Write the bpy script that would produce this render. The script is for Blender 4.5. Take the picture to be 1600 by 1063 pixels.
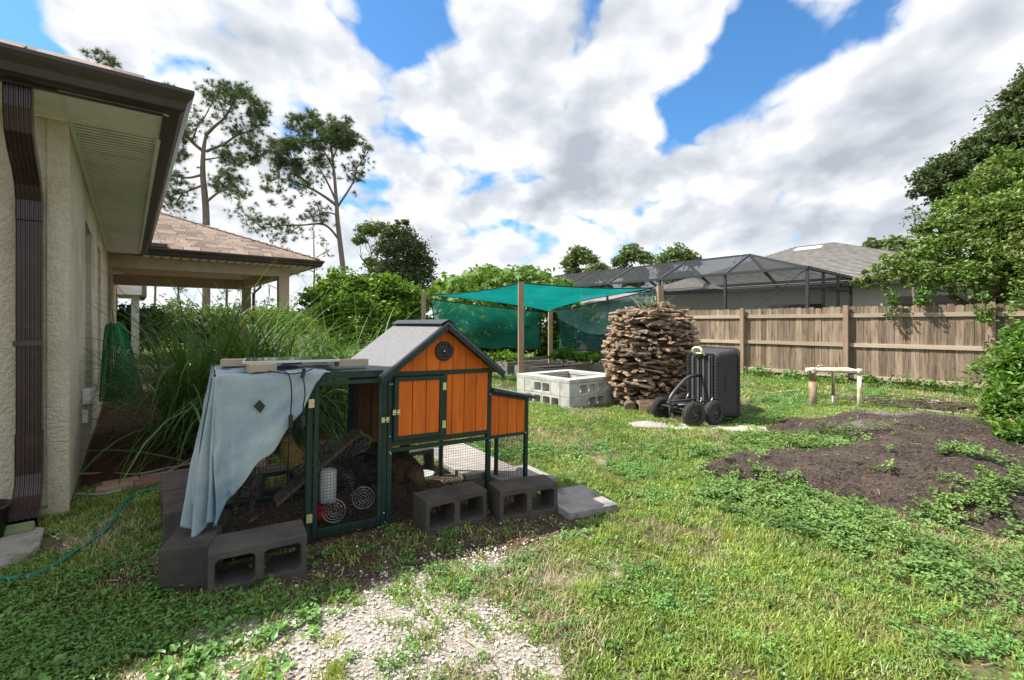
import bpy, bmesh, math, random
import numpy as np
from mathutils import Vector, Matrix, Euler
R = math.radians
sc = bpy.context.scene
C = sc.collection
for o in list(bpy.data.objects): bpy.data.objects.remove(o)
random.seed(7)
rng = np.random.default_rng(11)

# ---------------------------------------------------------------- camera
CAMZ, FPX, HOR = 1.15, 747.0, 505.0
cam_d = bpy.data.cameras.new('camera'); cam = bpy.data.objects.new('camera', cam_d); C.objects.link(cam)
cam.location = (0, 0, CAMZ); cam.rotation_euler = (R(90), 0, 0)
cam_d.sensor_width = 36; cam_d.lens = 36*FPX/1600
cam_d.shift_y = -(531.5-HOR)/1600
cam_d.clip_start = 0.05; cam_d.clip_end = 3000
sc.camera = cam
sc.render.resolution_x = 1024; sc.render.resolution_y = 680

def P(px, py, Y):
    return Vector(((px-800)/FPX*Y, Y, CAMZ+(HOR-py)/FPX*Y))
D1 = Vector((-.626, .78, 0))      # away along the house wall and the fence
D2 = Vector((.78, .626, 0))       # across, from house to fence

# ---------------------------------------------------------------- light
SUN_EL = R(53); TR = Vector((1.0, -.10, 0)).normalized()
sun_d = bpy.data.lights.new('sun', 'SUN'); sun_d.energy = 4.7; sun_d.angle = R(.5); sun_d.color = (1, .955, .88)
sun = bpy.data.objects.new('sun', sun_d); C.objects.link(sun)
sdir = Vector((TR.x*math.cos(SUN_EL), TR.y*math.cos(SUN_EL), -math.sin(SUN_EL)))
sun.rotation_euler = sdir.to_track_quat('-Z', 'Y').to_euler()

w = bpy.data.worlds.new('World'); sc.world = w; w.use_nodes = True
nt = w.node_tree; N = nt.nodes; L = nt.links
for n in list(N): N.remove(n)
def wn(t, **kw):
    n = N.new(t)
    for k, v in kw.items(): setattr(n, k, v)
    return n
def wm(op, a, b=None, c=None):
    n = N.new('ShaderNodeMath'); n.operation = op
    for i, v in enumerate((a, b, c)):
        if v is None: continue
        if isinstance(v, (int, float)): n.inputs[i].default_value = v
        else: L.new(v, n.inputs[i])
    return n.outputs[0]
sky = wn('ShaderNodeTexSky', sky_type='NISHITA'); sky.sun_disc = False
sky.sun_elevation = SUN_EL; sky.sun_rotation = math.atan2(-TR.x, -TR.y)
sky.air_density = 1.0; sky.dust_density = .6; sky.ozone_density = 2.0
tc = wn('ShaderNodeTexCoord'); Gd = tc.outputs['Generated']
nrm = wn('ShaderNodeVectorMath', operation='NORMALIZE'); L.new(Gd, nrm.inputs[0]); DIR = nrm.outputs[0]
sep = wn('ShaderNodeSeparateXYZ'); L.new(DIR, sep.inputs[0])
zz = wm('MAXIMUM', sep.outputs[2], 0.0)
den = wm('ADD', zz, .42)
cmb = wn('ShaderNodeCombineXYZ')
L.new(wm('DIVIDE', sep.outputs[0], den), cmb.inputs[0]); L.new(wm('DIVIDE', sep.outputs[1], den), cmb.inputs[1]); L.new(wm('MULTIPLY', zz, .9), cmb.inputs[2])
def mapped(src, loc=(0,0,0), rot=(0,0,0), scl=(1,1,1)):
    m = wn('ShaderNodeMapping'); L.new(src, m.inputs[0])
    m.inputs['Location'].default_value = loc; m.inputs['Rotation'].default_value = rot; m.inputs['Scale'].default_value = scl
    return m.outputs[0]
def noise(src, scale, detail=8, rough=.55, dist=0.0):
    n = wn('ShaderNodeTexNoise'); L.new(src, n.inputs['Vector']); n.inputs['Scale'].default_value = scale
    n.inputs['Detail'].default_value = detail; n.inputs['Roughness'].default_value = rough; n.inputs['Distortion'].default_value = dist
    return n.outputs['Fac']
def blob(px, py, sig):
    v = Vector(((px-800)/FPX, 1, (HOR-py)/FPX)).normalized()
    d = wn('ShaderNodeVectorMath', operation='DOT_PRODUCT'); L.new(DIR, d.inputs[0]); d.inputs[1].default_value = v
    return wm('EXPONENT', wm('MULTIPLY', wm('SUBTRACT', d.outputs['Value'], 1.0), 1/(sig*sig)))
Q = cmb.outputs[0]
def ridged(src, scale, detail):
    n = wn('ShaderNodeTexNoise', noise_type='RIDGED_MULTIFRACTAL'); n.normalize = True; L.new(src, n.inputs['Vector']); n.inputs['Scale'].default_value = scale
    n.inputs['Detail'].default_value = detail; n.inputs['Roughness'].default_value = .5; n.inputs['Offset'].default_value = 1.0; n.inputs['Gain'].default_value = 1.6
    return n.outputs['Fac']
Q1 = mapped(Q, (3.1, 1.7, .4), (0, 0, R(-28)), (1.15, .9, 1))
base_n = noise(Q1, 1.9, 12, .56, .1)
bil = ridged(Q1, 3.4, 4)
dens = wm('ADD', wm('MULTIPLY', base_n, .80), wm('SUBTRACT', .18, wm('MULTIPLY', bil, .20)))
# a smoother copy of the field and the same a step towards the sun tell which side of a cloud is lit
lo1 = noise(Q1, 3.6, 4, .5, .1)
lo2 = noise(mapped(Q, (3.1-.09, 1.7+.02, .4+.07), (0, 0, R(-28)), (1.15, .9, 1)), 3.6, 4, .5, .1)
blue = None
for b_ in ((820,260,.22,-.10),(380,110,.13,-.10),(1330,300,.2,-.08),(640,30,.07,.36),(600,60,.035,.12),(500,120,.10,-.14),(1075,50,.075,-.20),(1420,150,.09,-.24),(1560,110,.09,-.20),(1290,130,.05,-.10),(780,60,.08,-.12),  (1190,110,.065,.22), (1240,70,.055,.18), (1110,170,.05,.24), (1055,185,.04,.2), (1400,35,.06,.20), (1530,-10,.08,.26),
           (930,8,.045,.26), (15,40,.05,.26), (215,60,.035,.16), (480,165,.035,.14), (1180,20,.06,.25), (890,195,.03,.12), (960,245,.03,.12), (1250,190,.03,.1)):
    v = wm('MULTIPLY', blob(*b_[:3]), b_[3]); blue = v if blue is None else wm('ADD', blue, v)
dd = wm('ADD', wm('SUBTRACT', dens, blue), .225)
cov = wn('ShaderNodeMapRange', interpolation_type='SMOOTHSTEP'); L.new(dd, cov.inputs[0])
cov.inputs[1].default_value = .42; cov.inputs[2].default_value = .56
lit = wm('ADD', wm('MULTIPLY', wm('SUBTRACT', lo1, lo2), 3.4), wm('MULTIPLY', wm('SUBTRACT', bil, .5), -.0))
thick = wn('ShaderNodeMapRange'); L.new(dd, thick.inputs[0]); thick.inputs[1].default_value = .58; thick.inputs[2].default_value = 1.0
greyb = None
for b_ in ((740,300,.13,.16), (1330,320,.10,.18), (1180,345,.10,.25), (850,240,.10,.2), (470,70,.12,.22), (1150,250,.08,.16), (640,210,.07,.14), (1480,250,.10,.15)):
    v = wm('MULTIPLY', blob(*b_[:3]), b_[3]); greyb = v if greyb is None else wm('ADD', greyb, v)
big = noise(mapped(Q, (7, 2, 1), (0,0,0), (.8, .9, 2.2)), 2.6, 5, .5)
shade = wm('ADD', wm('ADD', wm('MULTIPLY', thick.outputs[0], .42), greyb), wm('MULTIPLY', wm('SUBTRACT', big, .47), .9))
shade = wm('SUBTRACT', shade, lit)
cr = wn('ShaderNodeValToRGB'); L.new(shade, cr.inputs[0])
e = cr.color_ramp.elements; e[0].position = 0.0; e[0].color = (.97,.98,1,1); e[1].position = 1.0; e[1].color = (.46,.51,.58,1)
m_ = e.new(.30); m_.color = (.76,.79,.84,1)
mulc = wn('ShaderNodeVectorMath', operation='SCALE'); L.new(cr.outputs[0], mulc.inputs[0]); mulc.inputs['Scale'].default_value = 6.1
skyg = wn('ShaderNodeMix', data_type='RGBA', blend_type='MULTIPLY'); skyg.inputs[0].default_value = 1.0
L.new(sky.outputs[0], skyg.inputs[6]); skyg.inputs[7].default_value = (.54, .95, 1.22, 1)
mx = wn('ShaderNodeMix', data_type='RGBA'); L.new(cov.outputs[0], mx.inputs[0]); L.new(skyg.outputs[2], mx.inputs[6]); L.new(mulc.outputs[0], mx.inputs[7])
# low haze band
hz = wn('ShaderNodeMapRange', interpolation_type='SMOOTHSTEP'); L.new(sep.outputs[2], hz.inputs[0])
hz.inputs[1].default_value = 0.0; hz.inputs[2].default_value = .22; hz.inputs[3].default_value = .55; hz.inputs[4].default_value = 0
mx2 = wn('ShaderNodeMix', data_type='RGBA'); L.new(hz.outputs[0], mx2.inputs[0]); L.new(mx.outputs[2], mx2.inputs[6]); mx2.inputs[7].default_value = (6.0, 6.4, 6.9, 1)
bg = wn('ShaderNodeBackground'); bg.inputs[1].default_value = .10; L.new(mx2.outputs[2], bg.inputs[0])
ow = wn('ShaderNodeOutputWorld'); L.new(bg.outputs[0], ow.inputs[0])
vs = sc.view_settings; vs.view_transform = 'Standard'; vs.look = 'None'; vs.gamma = 1; vs.use_curve_mapping = False; vs.exposure = 0.86
sc.display_settings.display_device = 'sRGB'

# ---------------------------------------------------------------- helpers
def vnoise(x, y, seed=0):
    x = np.asarray(x, float); y = np.asarray(y, float)
    xi = np.floor(x).astype(np.int64); yi = np.floor(y).astype(np.int64); xf = x-xi; yf = y-yi
    def h(a, b):
        n = (a*374761393 + b*668265263 + seed*974711) & 0xffffffff
        n = ((n ^ (n >> 13))*1274126177) & 0xffffffff
        return ((n ^ (n >> 16)) & 0xffff)/65535.0
    u = xf*xf*(3-2*xf); v = yf*yf*(3-2*yf)
    return (h(xi,yi)*(1-u)+h(xi+1,yi)*u)*(1-v) + (h(xi,yi+1)*(1-u)+h(xi+1,yi+1)*u)*v
def fbm(x, y, s=1.0, o=4, seed=0):
    t = 0; a = .5; n = 0
    for i in range(o):
        t = t+a*vnoise(np.asarray(x)*s, np.asarray(y)*s, seed+i*17); n += a; a *= .5; s *= 2.03
    return t/n
def sstep(a, b, x):
    t = np.clip((np.asarray(x, float)-a)/(b-a), 0, 1); return t*t*(3-2*t)
def gauss(x, y, cx, cy, rx, ry, ang=0):
    c, s = math.cos(ang), math.sin(ang); dx = np.asarray(x)-cx; dy = np.asarray(y)-cy
    a = (dx*c+dy*s)/rx; b = (-dx*s+dy*c)/ry
    return np.exp(-(a*a+b*b))
def gz(x, y):
    u = np.asarray(x)*.78+np.asarray(y)*.626
    z = -.27*sstep(-1.0, 13.0, u)*1.0
    return z + .018*(fbm(x, y, .9, 3, 5)-.5)*2
def G(x, y): return float(gz(x, y))
def mound(x, y):
    m = .40*gauss(x, y, 4.75, 5.45, 1.55, 1.15, -.1) + .28*gauss(x, y, 3.9, 3.55, 1.5, .85, -.45) + .17*gauss(x, y, 2.55, 3.85, .95, .40, .05) + .20*gauss(x, y, 2.95, 3.15, .7, .5, -.55)
    m = m + .16*gauss(x, y, 5.0, 2.6, 1.2, .9, -.4) + .13*gauss(x, y, 1.85, 3.95, .42, .30)
    return m*(.85+.3*fbm(x, y, 1.7, 4, 31)) - .055 - .13*fbm(x, y, 3.6, 4, 77)

def nodes_of(m):
    m.use_nodes = True; return m.node_tree.nodes, m.node_tree.links
def mat(name, c1, c2=None, scale=6, rough=.8, bump=0.0, bscale=None, stretch=(1,1,1), metal=0.0, spec=.3, transl=0.0, tcol=(1.25,1.3,.55), island=0.0, inst=0.0,
        contrast=(.35,.65), c3=None, s3=1.5, t3=(.5,.62), alpha=1.0, world=False, bdist=.01, sheen=0):
    m = bpy.data.materials.new(name); Nn, Ll = nodes_of(m)
    b = Nn['Principled BSDF']; b.inputs['Roughness'].default_value = rough; b.inputs['Metallic'].default_value = metal
    b.inputs['Specular IOR Level'].default_value = spec
    tcn = Nn.new('ShaderNodeTexCoord'); oi = Nn.new('ShaderNodeObjectInfo')
    if world:
        ge = Nn.new('ShaderNodeNewGeometry'); src = ge.outputs['Position']
    else:
        ad = Nn.new('ShaderNodeVectorMath'); ad.operation = 'ADD'
        s_ = Nn.new('ShaderNodeVectorMath'); s_.operation = 'SCALE'; s_.inputs[0].default_value = (13.1, 7.7, 5.3); Ll.new(oi.outputs['Random'], s_.inputs['Scale'])
        Ll.new(tcn.outputs['Object'], ad.inputs[0]); Ll.new(s_.outputs[0], ad.inputs[1]); src = ad.outputs[0]
    mp = Nn.new('ShaderNodeMapping'); mp.inputs['Scale'].default_value = stretch; Ll.new(src, mp.inputs[0]); V = mp.outputs[0]
    def ns(sca, det=6, ro=.6):
        n = Nn.new('ShaderNodeTexNoise'); Ll.new(V, n.inputs['Vector']); n.inputs['Scale'].default_value = sca; n.inputs['Detail'].default_value = det; n.inputs['Roughness'].default_value = ro
        return n.outputs['Fac']
    def mixc(f, a, bb, mode='MIX'):
        n = Nn.new('ShaderNodeMix'); n.data_type = 'RGBA'; n.blend_type = mode
        if isinstance(f, (int,float)): n.inputs[0].default_value = f
        else: Ll.new(f, n.inputs[0])
        for i, v in ((6,a),(7,bb)):
            if isinstance(v, tuple): n.inputs[i].default_value = (*v[:3], 1)
            else: Ll.new(v, n.inputs[i])
        return n.outputs[2]
    def mr(f, a, bb, lo=0.0, hi=1.0):
        n = Nn.new('ShaderNodeMapRange'); Ll.new(f, n.inputs[0]); n.inputs[1].default_value = a; n.inputs[2].default_value = bb
        n.inputs[3].default_value = lo; n.inputs[4].default_value = hi; return n.outputs[0]
    col = mixc(mr(ns(scale), *contrast), c1, c2 if c2 else c1)
    if c3: col = mixc(mr(ns(s3, 4, .55), *t3), col, c3)
    if island > 0:
        g2 = Nn.new('ShaderNodeNewGeometry'); f = mr(g2.outputs['Random Per Island'], 0, 1, 1-island, 1+island)
        v = Nn.new('ShaderNodeVectorMath'); v.operation = 'SCALE'; Ll.new(col, v.inputs[0]); Ll.new(f, v.inputs['Scale']); col = v.outputs[0]
    if inst > 0:
        f = mr(oi.outputs['Random'], 0, 1, 1-inst, 1+inst)
        v = Nn.new('ShaderNodeVectorMath'); v.operation = 'SCALE'; Ll.new(col, v.inputs[0]); Ll.new(f, v.inputs['Scale']); col = v.outputs[0]
    if isinstance(col, tuple): b.inputs['Base Color'].default_value = (*col, 1)
    else: Ll.new(col, b.inputs['Base Color'])
    if bump > 0:
        bp = Nn.new('ShaderNodeBump'); bp.inputs['Strength'].default_value = bump; bp.inputs['Distance'].default_value = bdist
        Ll.new(ns(bscale or scale*3, 5), bp.inputs['Height']); Ll.new(bp.outputs[0], b.inputs['Normal'])
    out = Nn['Material Output']; sh = b.outputs[0]
    if transl > 0:
        t = Nn.new('ShaderNodeBsdfTranslucent')
        tcx = mixc(1.0, col, tcol, 'MULTIPLY'); Ll.new(tcx, t.inputs[0])
        ms = Nn.new('ShaderNodeMixShader'); ms.inputs[0].default_value = transl; Ll.new(sh, ms.inputs[1]); Ll.new(t.outputs[0], ms.inputs[2]); sh = ms.outputs[0]
    if alpha < 1:
        t = Nn.new('ShaderNodeBsdfTransparent'); ms = Nn.new('ShaderNodeMixShader'); ms.inputs[0].default_value = 1-alpha
        Ll.new(sh, ms.inputs[1]); Ll.new(t.outputs[0], ms.inputs[2]); sh = ms.outputs[0]
    Ll.new(sh, out.inputs[0])
    return m

class MB:
    def __init__(s): s.v = []; s.f = []; s.m = []; s.sm = []
    def add(s, vs, fs, mi=0, smooth=False):
        n = len(s.v); s.v += [tuple(v) for v in vs]; s.f += [tuple(i+n for i in f) for f in fs]; s.m += [mi]*len(fs); s.sm += [smooth]*len(fs); return s
    def box(s, c, d, rot=None, mi=0, taper=1.0):
        x, y, z = (a/2 for a in d)
        vs = [Vector((sx*x*(taper if sz>0 else 1), sy*y*(taper if sz>0 else 1), sz*z)) for sz in (-1,1) for sy in (-1,1) for sx in (-1,1)]
        if rot is not None:
            M = rot if isinstance(rot, Matrix) else Euler(rot).to_matrix()
            vs = [M@v for v in vs]
        vs = [v+Vector(c) for v in vs]
        return s.add(vs, [(0,2,3,1),(4,5,7,6),(0,1,5,4),(2,6,7,3),(0,4,6,2),(1,3,7,5)], mi)
    def b2(s, p0, p1, mi=0):   # box from min to max
        return s.box([(a+b)/2 for a, b in zip(p0, p1)], [abs(b-a) for a, b in zip(p0, p1)], None, mi)
    def bar(s, a, b, w_, h_, mi=0, up=(0,0,1)):
        a = Vector(a); b = Vector(b); d = b-a; L_ = d.length; d.normalize(); u = Vector(up)
        if abs(d.dot(u)) > .99: u = Vector((0,1,0))
        sd = d.cross(u).normalized(); u2 = sd.cross(d)
        M = Matrix((d, sd, u2)).transposed()
        return s.box((a+b)/2, (L_, w_, h_), M, mi)
    def tube(s, pts, r, n=8, mi=0, cap=True, smooth=True):
        pts = [Vector(p) for p in pts]; rs = r if isinstance(r, (list,tuple)) else [r]*len(pts)
        vs = []; fs = []; prev = None
        for i, p in enumerate(pts):
            t = (pts[min(i+1, len(pts)-1)]-pts[max(i-1, 0)]).normalized()
            if prev is None:
                u = Vector((0,0,1)) if abs(t.z) < .9 else Vector((1,0,0)); u = (u-t*u.dot(t)).normalized()
            else: u = (prev-t*prev.dot(t)).normalized()
            prev = u; w2 = t.cross(u)
            for k in range(n):
                a = 2*math.pi*k/n; vs.append(p+(u*math.cos(a)+w2*math.sin(a))*rs[i])
        for i in range(len(pts)-1):
            for k in range(n):
                fs.append((i*n+k, i*n+(k+1)%n, (i+1)*n+(k+1)%n, (i+1)*n+k))
        s.add(vs, fs, mi, smooth)
        if cap:
            b = len(s.v)-len(vs)
            s.f += [tuple(b+k for k in reversed(range(n))), tuple(b+(len(pts)-1)*n+k for k in range(n))]; s.m += [mi]*2; s.sm += [False]*2
        return s
    def lathe(s, prof, c=(0,0,0), n=20, axis='z', mi=0, smooth=True, M=None):
        vs = []; fs = []
        for r_, h in prof:
            for k in range(n):
                a = 2*math.pi*k/n; p = Vector((r_*math.cos(a), r_*math.sin(a), h))
                if axis == 'y': p = Vector((p.x, p.z, p.y))
                if axis == 'x': p = Vector((p.z, p.x, p.y))
                if M is not None: p = M@p
                vs.append(p+Vector(c))
        for i in range(len(prof)-1):
            for k in range(n): fs.append((i*n+k, i*n+(k+1)%n, (i+1)*n+(k+1)%n, (i+1)*n+k))
        return s.add(vs, fs, mi, smooth)
    def prism(s, poly, a, b, mi=0, plane='xz'):
        n = len(poly)
        def pt(p, t):
            return {'xz':(p[0],t,p[1]), 'xy':(p[0],p[1],t), 'yz':(t,p[0],p[1])}[plane]
        vs = [pt(p,a) for p in poly]+[pt(p,b) for p in poly]
        fs = [tuple(range(n)), tuple(range(2*n-1, n-1, -1))]+[(i, n+i, n+(i+1)%n, (i+1)%n) for i in range(n)]
        return s.add(vs, fs, mi)
    def mesh(s, name, mats):
        me = bpy.data.meshes.new(name); me.from_pydata(s.v, [], s.f)
        for m in (mats if isinstance(mats, (list,tuple)) else [mats]): me.materials.append(m)
        me.polygons.foreach_set('material_index', s.m); me.polygons.foreach_set('use_smooth', s.sm)
        bm = bmesh.new(); bm.from_mesh(me); bmesh.ops.recalc_face_normals(bm, faces=bm.faces); bm.to_mesh(me); bm.free()
        return me
    def build(s, name, mats, parent=None, loc=(0,0,0), rot=(0,0,0), bevel=0, **kw):
        return link(name, s.mesh(name, mats), parent, loc, rot, bevel, **kw)
def link(name, me, parent=None, loc=(0,0,0), rot=(0,0,0), bevel=0, **kw):
    o = bpy.data.objects.new(name, me); C.objects.link(o); o.parent = parent; o.location = loc; o.rotation_euler = rot
    if bevel:
        b = o.modifiers.new('bevel', 'BEVEL'); b.width = bevel; b.segments = 2; b.limit_method = 'ANGLE'; b.angle_limit = R(40)
    for k, v in kw.items(): o[k] = v
    return o
def arr_mesh(name, V, F, mats, smooth=False):
    me = bpy.data.meshes.new(name); V = np.asarray(V, np.float32); F = np.asarray(F, np.int32); k = F.shape[1]
    me.vertices.add(len(V)); me.vertices.foreach_set('co', V.ravel())
    me.loops.add(F.size); me.loops.foreach_set('vertex_index', F.ravel())
    me.polygons.add(len(F)); me.polygons.foreach_set('loop_start', np.arange(0, F.size, k, dtype=np.int32))
    me.polygons.foreach_set('loop_total', np.full(len(F), k, np.int32))
    me.update(calc_edges=True)
    for m in (mats if isinstance(mats, (list,tuple)) else [mats]): me.materials.append(m)
    if smooth: me.polygons.foreach_set('use_smooth', np.ones(len(F), bool))
    return me
def thing(name, label, cat, loc=(0,0,0), rot=(0,0,0), group=None):
    o = bpy.data.objects.new(name, None); C.objects.link(o); o.location = loc; o.rotation_euler = rot; o.empty_display_size = .1
    return tag(o, label, cat, group)
def tag(o, label, cat, group=None):
    o['label'] = label; o['category'] = cat
    if group: o['group'] = group
    return o
def rz(v): return math.atan2(v.y, v.x)
def copy_tree(o, parent=None):
    c = o.copy(); C.objects.link(c)
    if parent: c.parent = parent
    for ch in o.children: copy_tree(ch, c)
    return c
def holed(outer, holes, th, mi=0):
    """plate in the x-z plane with holes, thickness along y"""
    bm = bmesh.new(); loops = []
    for lp in [outer]+holes:
        vs = [bm.verts.new((p[0], 0, p[1])) for p in lp]
        for i in range(len(vs)): bm.edges.new((vs[i], vs[(i+1) % len(vs)]))
    bmesh.ops.triangle_fill(bm, use_beauty=True, use_dissolve=False, edges=bm.edges[:])
    r_ = bmesh.ops.extrude_face_region(bm, geom=bm.faces[:])
    for v in r_['geom']:
        if isinstance(v, bmesh.types.BMVert): v.co.y += th
    bmesh.ops.recalc_face_normals(bm, faces=bm.faces)
    return bm
def rrect(cx, cz, w_, h_, r_, n=3):
    out = []
    for (sx, sz, a0) in ((1,1,0),(-1,1,90),(-1,-1,180),(1,-1,270)):
        for k in range(n+1):
            a = R(a0+90*k/n); out.append((cx+sx*(w_/2-r_)+r_*math.cos(a), cz+sz*(h_/2-r_)+r_*math.sin(a)))
    return out

# ---- leaves, blades, needles as plain arrays
def unit(v): return v/np.maximum(np.linalg.norm(v, axis=-1, keepdims=True), 1e-9)
def leaf_arrays(cen, L_, W_, up=.6, droop=.25, r=rng):
    n = len(cen); a = unit(r.normal(size=(n,3))*np.array([1,1,.6])); nn = unit(r.normal(size=(n,3))+np.array([0,0,up*2]))
    b = unit(np.cross(nn, a)); nn = unit(np.cross(a, b))
    l = (L_*(.6+.8*r.random(n)))[:,None]; w_ = l*(W_/L_)
    V = np.stack([cen-a*l/2, cen+b*w_/2+nn*w_*.15, cen+a*l/2-nn*l*droop, cen-b*w_/2+nn*w_*.15], 1).reshape(-1,3)
    i = np.arange(n)[:,None]*4
    F = np.concatenate([i+np.array([0,1,2]), i+np.array([0,2,3])], 0)
    return V, F
def crown_points(blobs, n, shell=.55, clump=.22, per=26, r=rng, flat=1.0):
    """leaf centres: clumps of leaves near the outside of a set of lumps"""
    bl = np.array(blobs, float); wts = bl[:,3]**2; wts /= wts.sum(); k = max(1, n//per)
    bi = r.choice(len(bl), k, p=wts); d = unit(r.normal(size=(k,3))); d[:,2] = np.where(d[:,2] < -.35, -d[:,2]*.6, d[:,2])
    rad = bl[bi,3]*(shell+(1-shell)*np.sqrt(r.random(k)))*(1+.12*r.normal(size=k))
    cc = bl[bi,:3]+d*rad[:,None]*np.array([1,1,flat])
    cr_ = bl[bi,3]*clump*(.6+.8*r.random(k))
    pts = cc[:,None,:]+r.normal(size=(k,per,3))*cr_[:,None,None]*np.array([1,1,.6])
    return pts.reshape(-1,3)
def limb(mb, a, b, r0, r1, wob=.08, n=6, mi=0, rnd=random):
    a = Vector(a); b = Vector(b); L_ = (b-a).length; pts = []
    for i in range(n):
        t = i/(n-1); j = Vector((rnd.uniform(-1,1), rnd.uniform(-1,1), rnd.uniform(-1,1)))*L_*wob*math.sin(math.pi*t)
        pts.append(a.lerp(b, t)+j)
    mb.tube(pts, [r0+(r1-r0)*i/(n-1) for i in range(n)], 7, mi)
    return pts
def tree(name, label, cat, base, blobs, nleaf, leaf, m_leaf, m_bark, trunk=None, group=None, seed=1, limbs=8, shell=.5, clump=.22, up=.6, trunk_r=.12, per=26, flat=1.0, stuffcrown=False):
    r_ = np.random.default_rng(seed); rd = random.Random(seed)
    t = thing(name, label, cat, base, (0,0,0), group); B = Vector(base)
    bl = [(b[0]-B.x, b[1]-B.y, b[2]-B.z, b[3]) for b in blobs]
    pts = crown_points(bl, nleaf, shell, clump, per, r_, flat)
    keep = pts[:,2] > .03; pts = pts[keep]
    V, F = leaf_arrays(pts, leaf[0], leaf[1], up, .2, r_)
    link('crown', arr_mesh('crown', V, F, m_leaf), t)
    mb = MB(); fork = Vector((sum(b[0] for b in bl)/len(bl)*.5, sum(b[1] for b in bl)/len(bl)*.5, max(.2, min(b[2]-b[3]*.6 for b in bl))))
    limb(mb, (0,0,-.1), fork, trunk_r, trunk_r*.7, .05, 6, 0, rd)
    for b in sorted(bl, key=lambda q: -q[3])[:limbs]:
        p = limb(mb, fork, (b[0], b[1], b[2]), trunk_r*.55, trunk_r*.12, .12, 6, 0, rd)
        for k in range(2):
            d = Vector((rd.uniform(-1,1), rd.uniform(-1,1), rd.uniform(-.3,1))).normalized()*b[3]*.8
            limb(mb, p[3], p[4]+d, trunk_r*.22, trunk_r*.06, .1, 4, 0, rd)
    mb.build('trunk', m_bark, t)
    return t

# ---- scatter of instances for ground cover only
def scatter(name, pts, rot, scl, idx, protos, **kw):
    col = bpy.data.collections.new(name+'_kinds')
    for i, me in enumerate(protos):
        o = bpy.data.objects.new('%s_kind_%02d' % (name, i), me); col.objects.link(o)
    me = bpy.data.meshes.new(name); n = len(pts); me.vertices.add(n); me.vertices.foreach_set('co', np.asarray(pts, np.float32).ravel())
    a = me.attributes.new('rot', 'FLOAT_VECTOR', 'POINT'); a.data.foreach_set('vector', np.asarray(rot, np.float32).ravel())
    a = me.attributes.new('scl', 'FLOAT', 'POINT'); a.data.foreach_set('value', np.asarray(scl, np.float32))
    a = me.attributes.new('idx', 'INT', 'POINT'); a.data.foreach_set('value', np.asarray(idx, np.int32))
    o = link(name, me, **kw)
    g = bpy.data.node_groups.new(name+'_scatter', 'GeometryNodeTree')
    g.interface.new_socket('Geometry', in_out='INPUT', socket_type='NodeSocketGeometry'); g.interface.new_socket('Geometry', in_out='OUTPUT', socket_type='NodeSocketGeometry')
    n_ = g.nodes; l_ = g.links; gi = n_.new('NodeGroupInput'); go = n_.new('NodeGroupOutput')
    ip = n_.new('GeometryNodeInstanceOnPoints'); ci = n_.new('GeometryNodeCollectionInfo'); ci.inputs[0].default_value = col
    ci.inputs['Separate Children'].default_value = True; ci.inputs['Reset Children'].default_value = True
    ip.inputs['Pick Instance'].default_value = True
    def na(nm, ty):
        x = n_.new('GeometryNodeInputNamedAttribute'); x.data_type = ty; x.inputs['Name'].default_value = nm
        return [s for s in x.outputs if s.enabled and s.name == 'Attribute'][0]
    l_.new(gi.outputs[0], ip.inputs['Points']); l_.new(ci.outputs[0], ip.inputs['Instance']); l_.new(na('idx', 'INT'), ip.inputs['Instance Index'])
    l_.new(na('rot', 'FLOAT_VECTOR'), ip.inputs['Rotation']); l_.new(na('scl', 'FLOAT'), ip.inputs['Scale']); l_.new(ip.outputs[0], go.inputs[0])
    md = o.modifiers.new('scatter', 'NODES'); md.node_group = g
    return o
# ---------------------------------------------------------------- materials
M = {}
M['stucco'] = mat('stucco', (.62,.54,.39), (.72,.64,.48), 26, .9, 1.0, 55, c3=(.52,.45,.33), s3=1.3, bdist=.022)
M['soffit'] = mat('soffit', (.82,.78,.77), (.88,.84,.83), 8, .5, c3=(.58,.55,.47), s3=4, t3=(.5,.8))
M['vent_shade_rows'] = mat('vent_shade_rows', (.16,.155,.145), (.34,.33,.31), 90, .7, contrast=(.45,.55))
M['gutter'] = mat('gutter', (.035,.026,.022), (.05,.038,.032), 6, .32, .05, spec=.5)
M['spout'] = mat('spout', (.040,.022,.019), (.058,.034,.030), 7, .28, .15, 30, c3=(.10,.075,.06), s3=9, t3=(.6,.85), spec=.6)
M['moss'] = mat('moss', (.13,.17,.07), (.20,.24,.11), 14, .8)
M['shingle'] = mat('shingle', (.205,.155,.122), (.30,.235,.19), 4, .95, .5, 160, inst=.36, c3=(.18,.12,.09), s3=60)
M['beam'] = mat('beam', (.42,.33,.235), (.48,.385,.28), 6, .85, .3, 60)
M['glass'] = mat('glass', (.03,.035,.04), None, 5, .06, spec=.9)
M['frame_white'] = mat('frame_white', (.68,.68,.65), (.74,.74,.71), 9, .5)
M['green_frame'] = mat('green_frame', (.008,.026,.021), (.013,.038,.030), 30, .42, .15, 90, spec=.4, c3=(.03,.07,.06), s3=14, t3=(.6,.9))
M['orange'] = mat('orange', (.56,.115,.009), (.68,.155,.015), 3.2, .55, .18, 60, stretch=(9,9,1), inst=.10, c3=(.46,.10,.010), s3=5, t3=(.55,.72), spec=.25)
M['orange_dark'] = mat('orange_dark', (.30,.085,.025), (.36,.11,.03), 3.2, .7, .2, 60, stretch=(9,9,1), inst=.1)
M['coop_roof'] = mat('coop_roof', (.10,.10,.105), (.30,.30,.31), 260, .9, .5, 300, contrast=(.42,.58))
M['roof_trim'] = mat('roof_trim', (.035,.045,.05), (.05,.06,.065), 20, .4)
M['brass'] = mat('brass', (.62,.56,.30), (.75,.70,.45), 60, .35, metal=.6, spec=.6)
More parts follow.
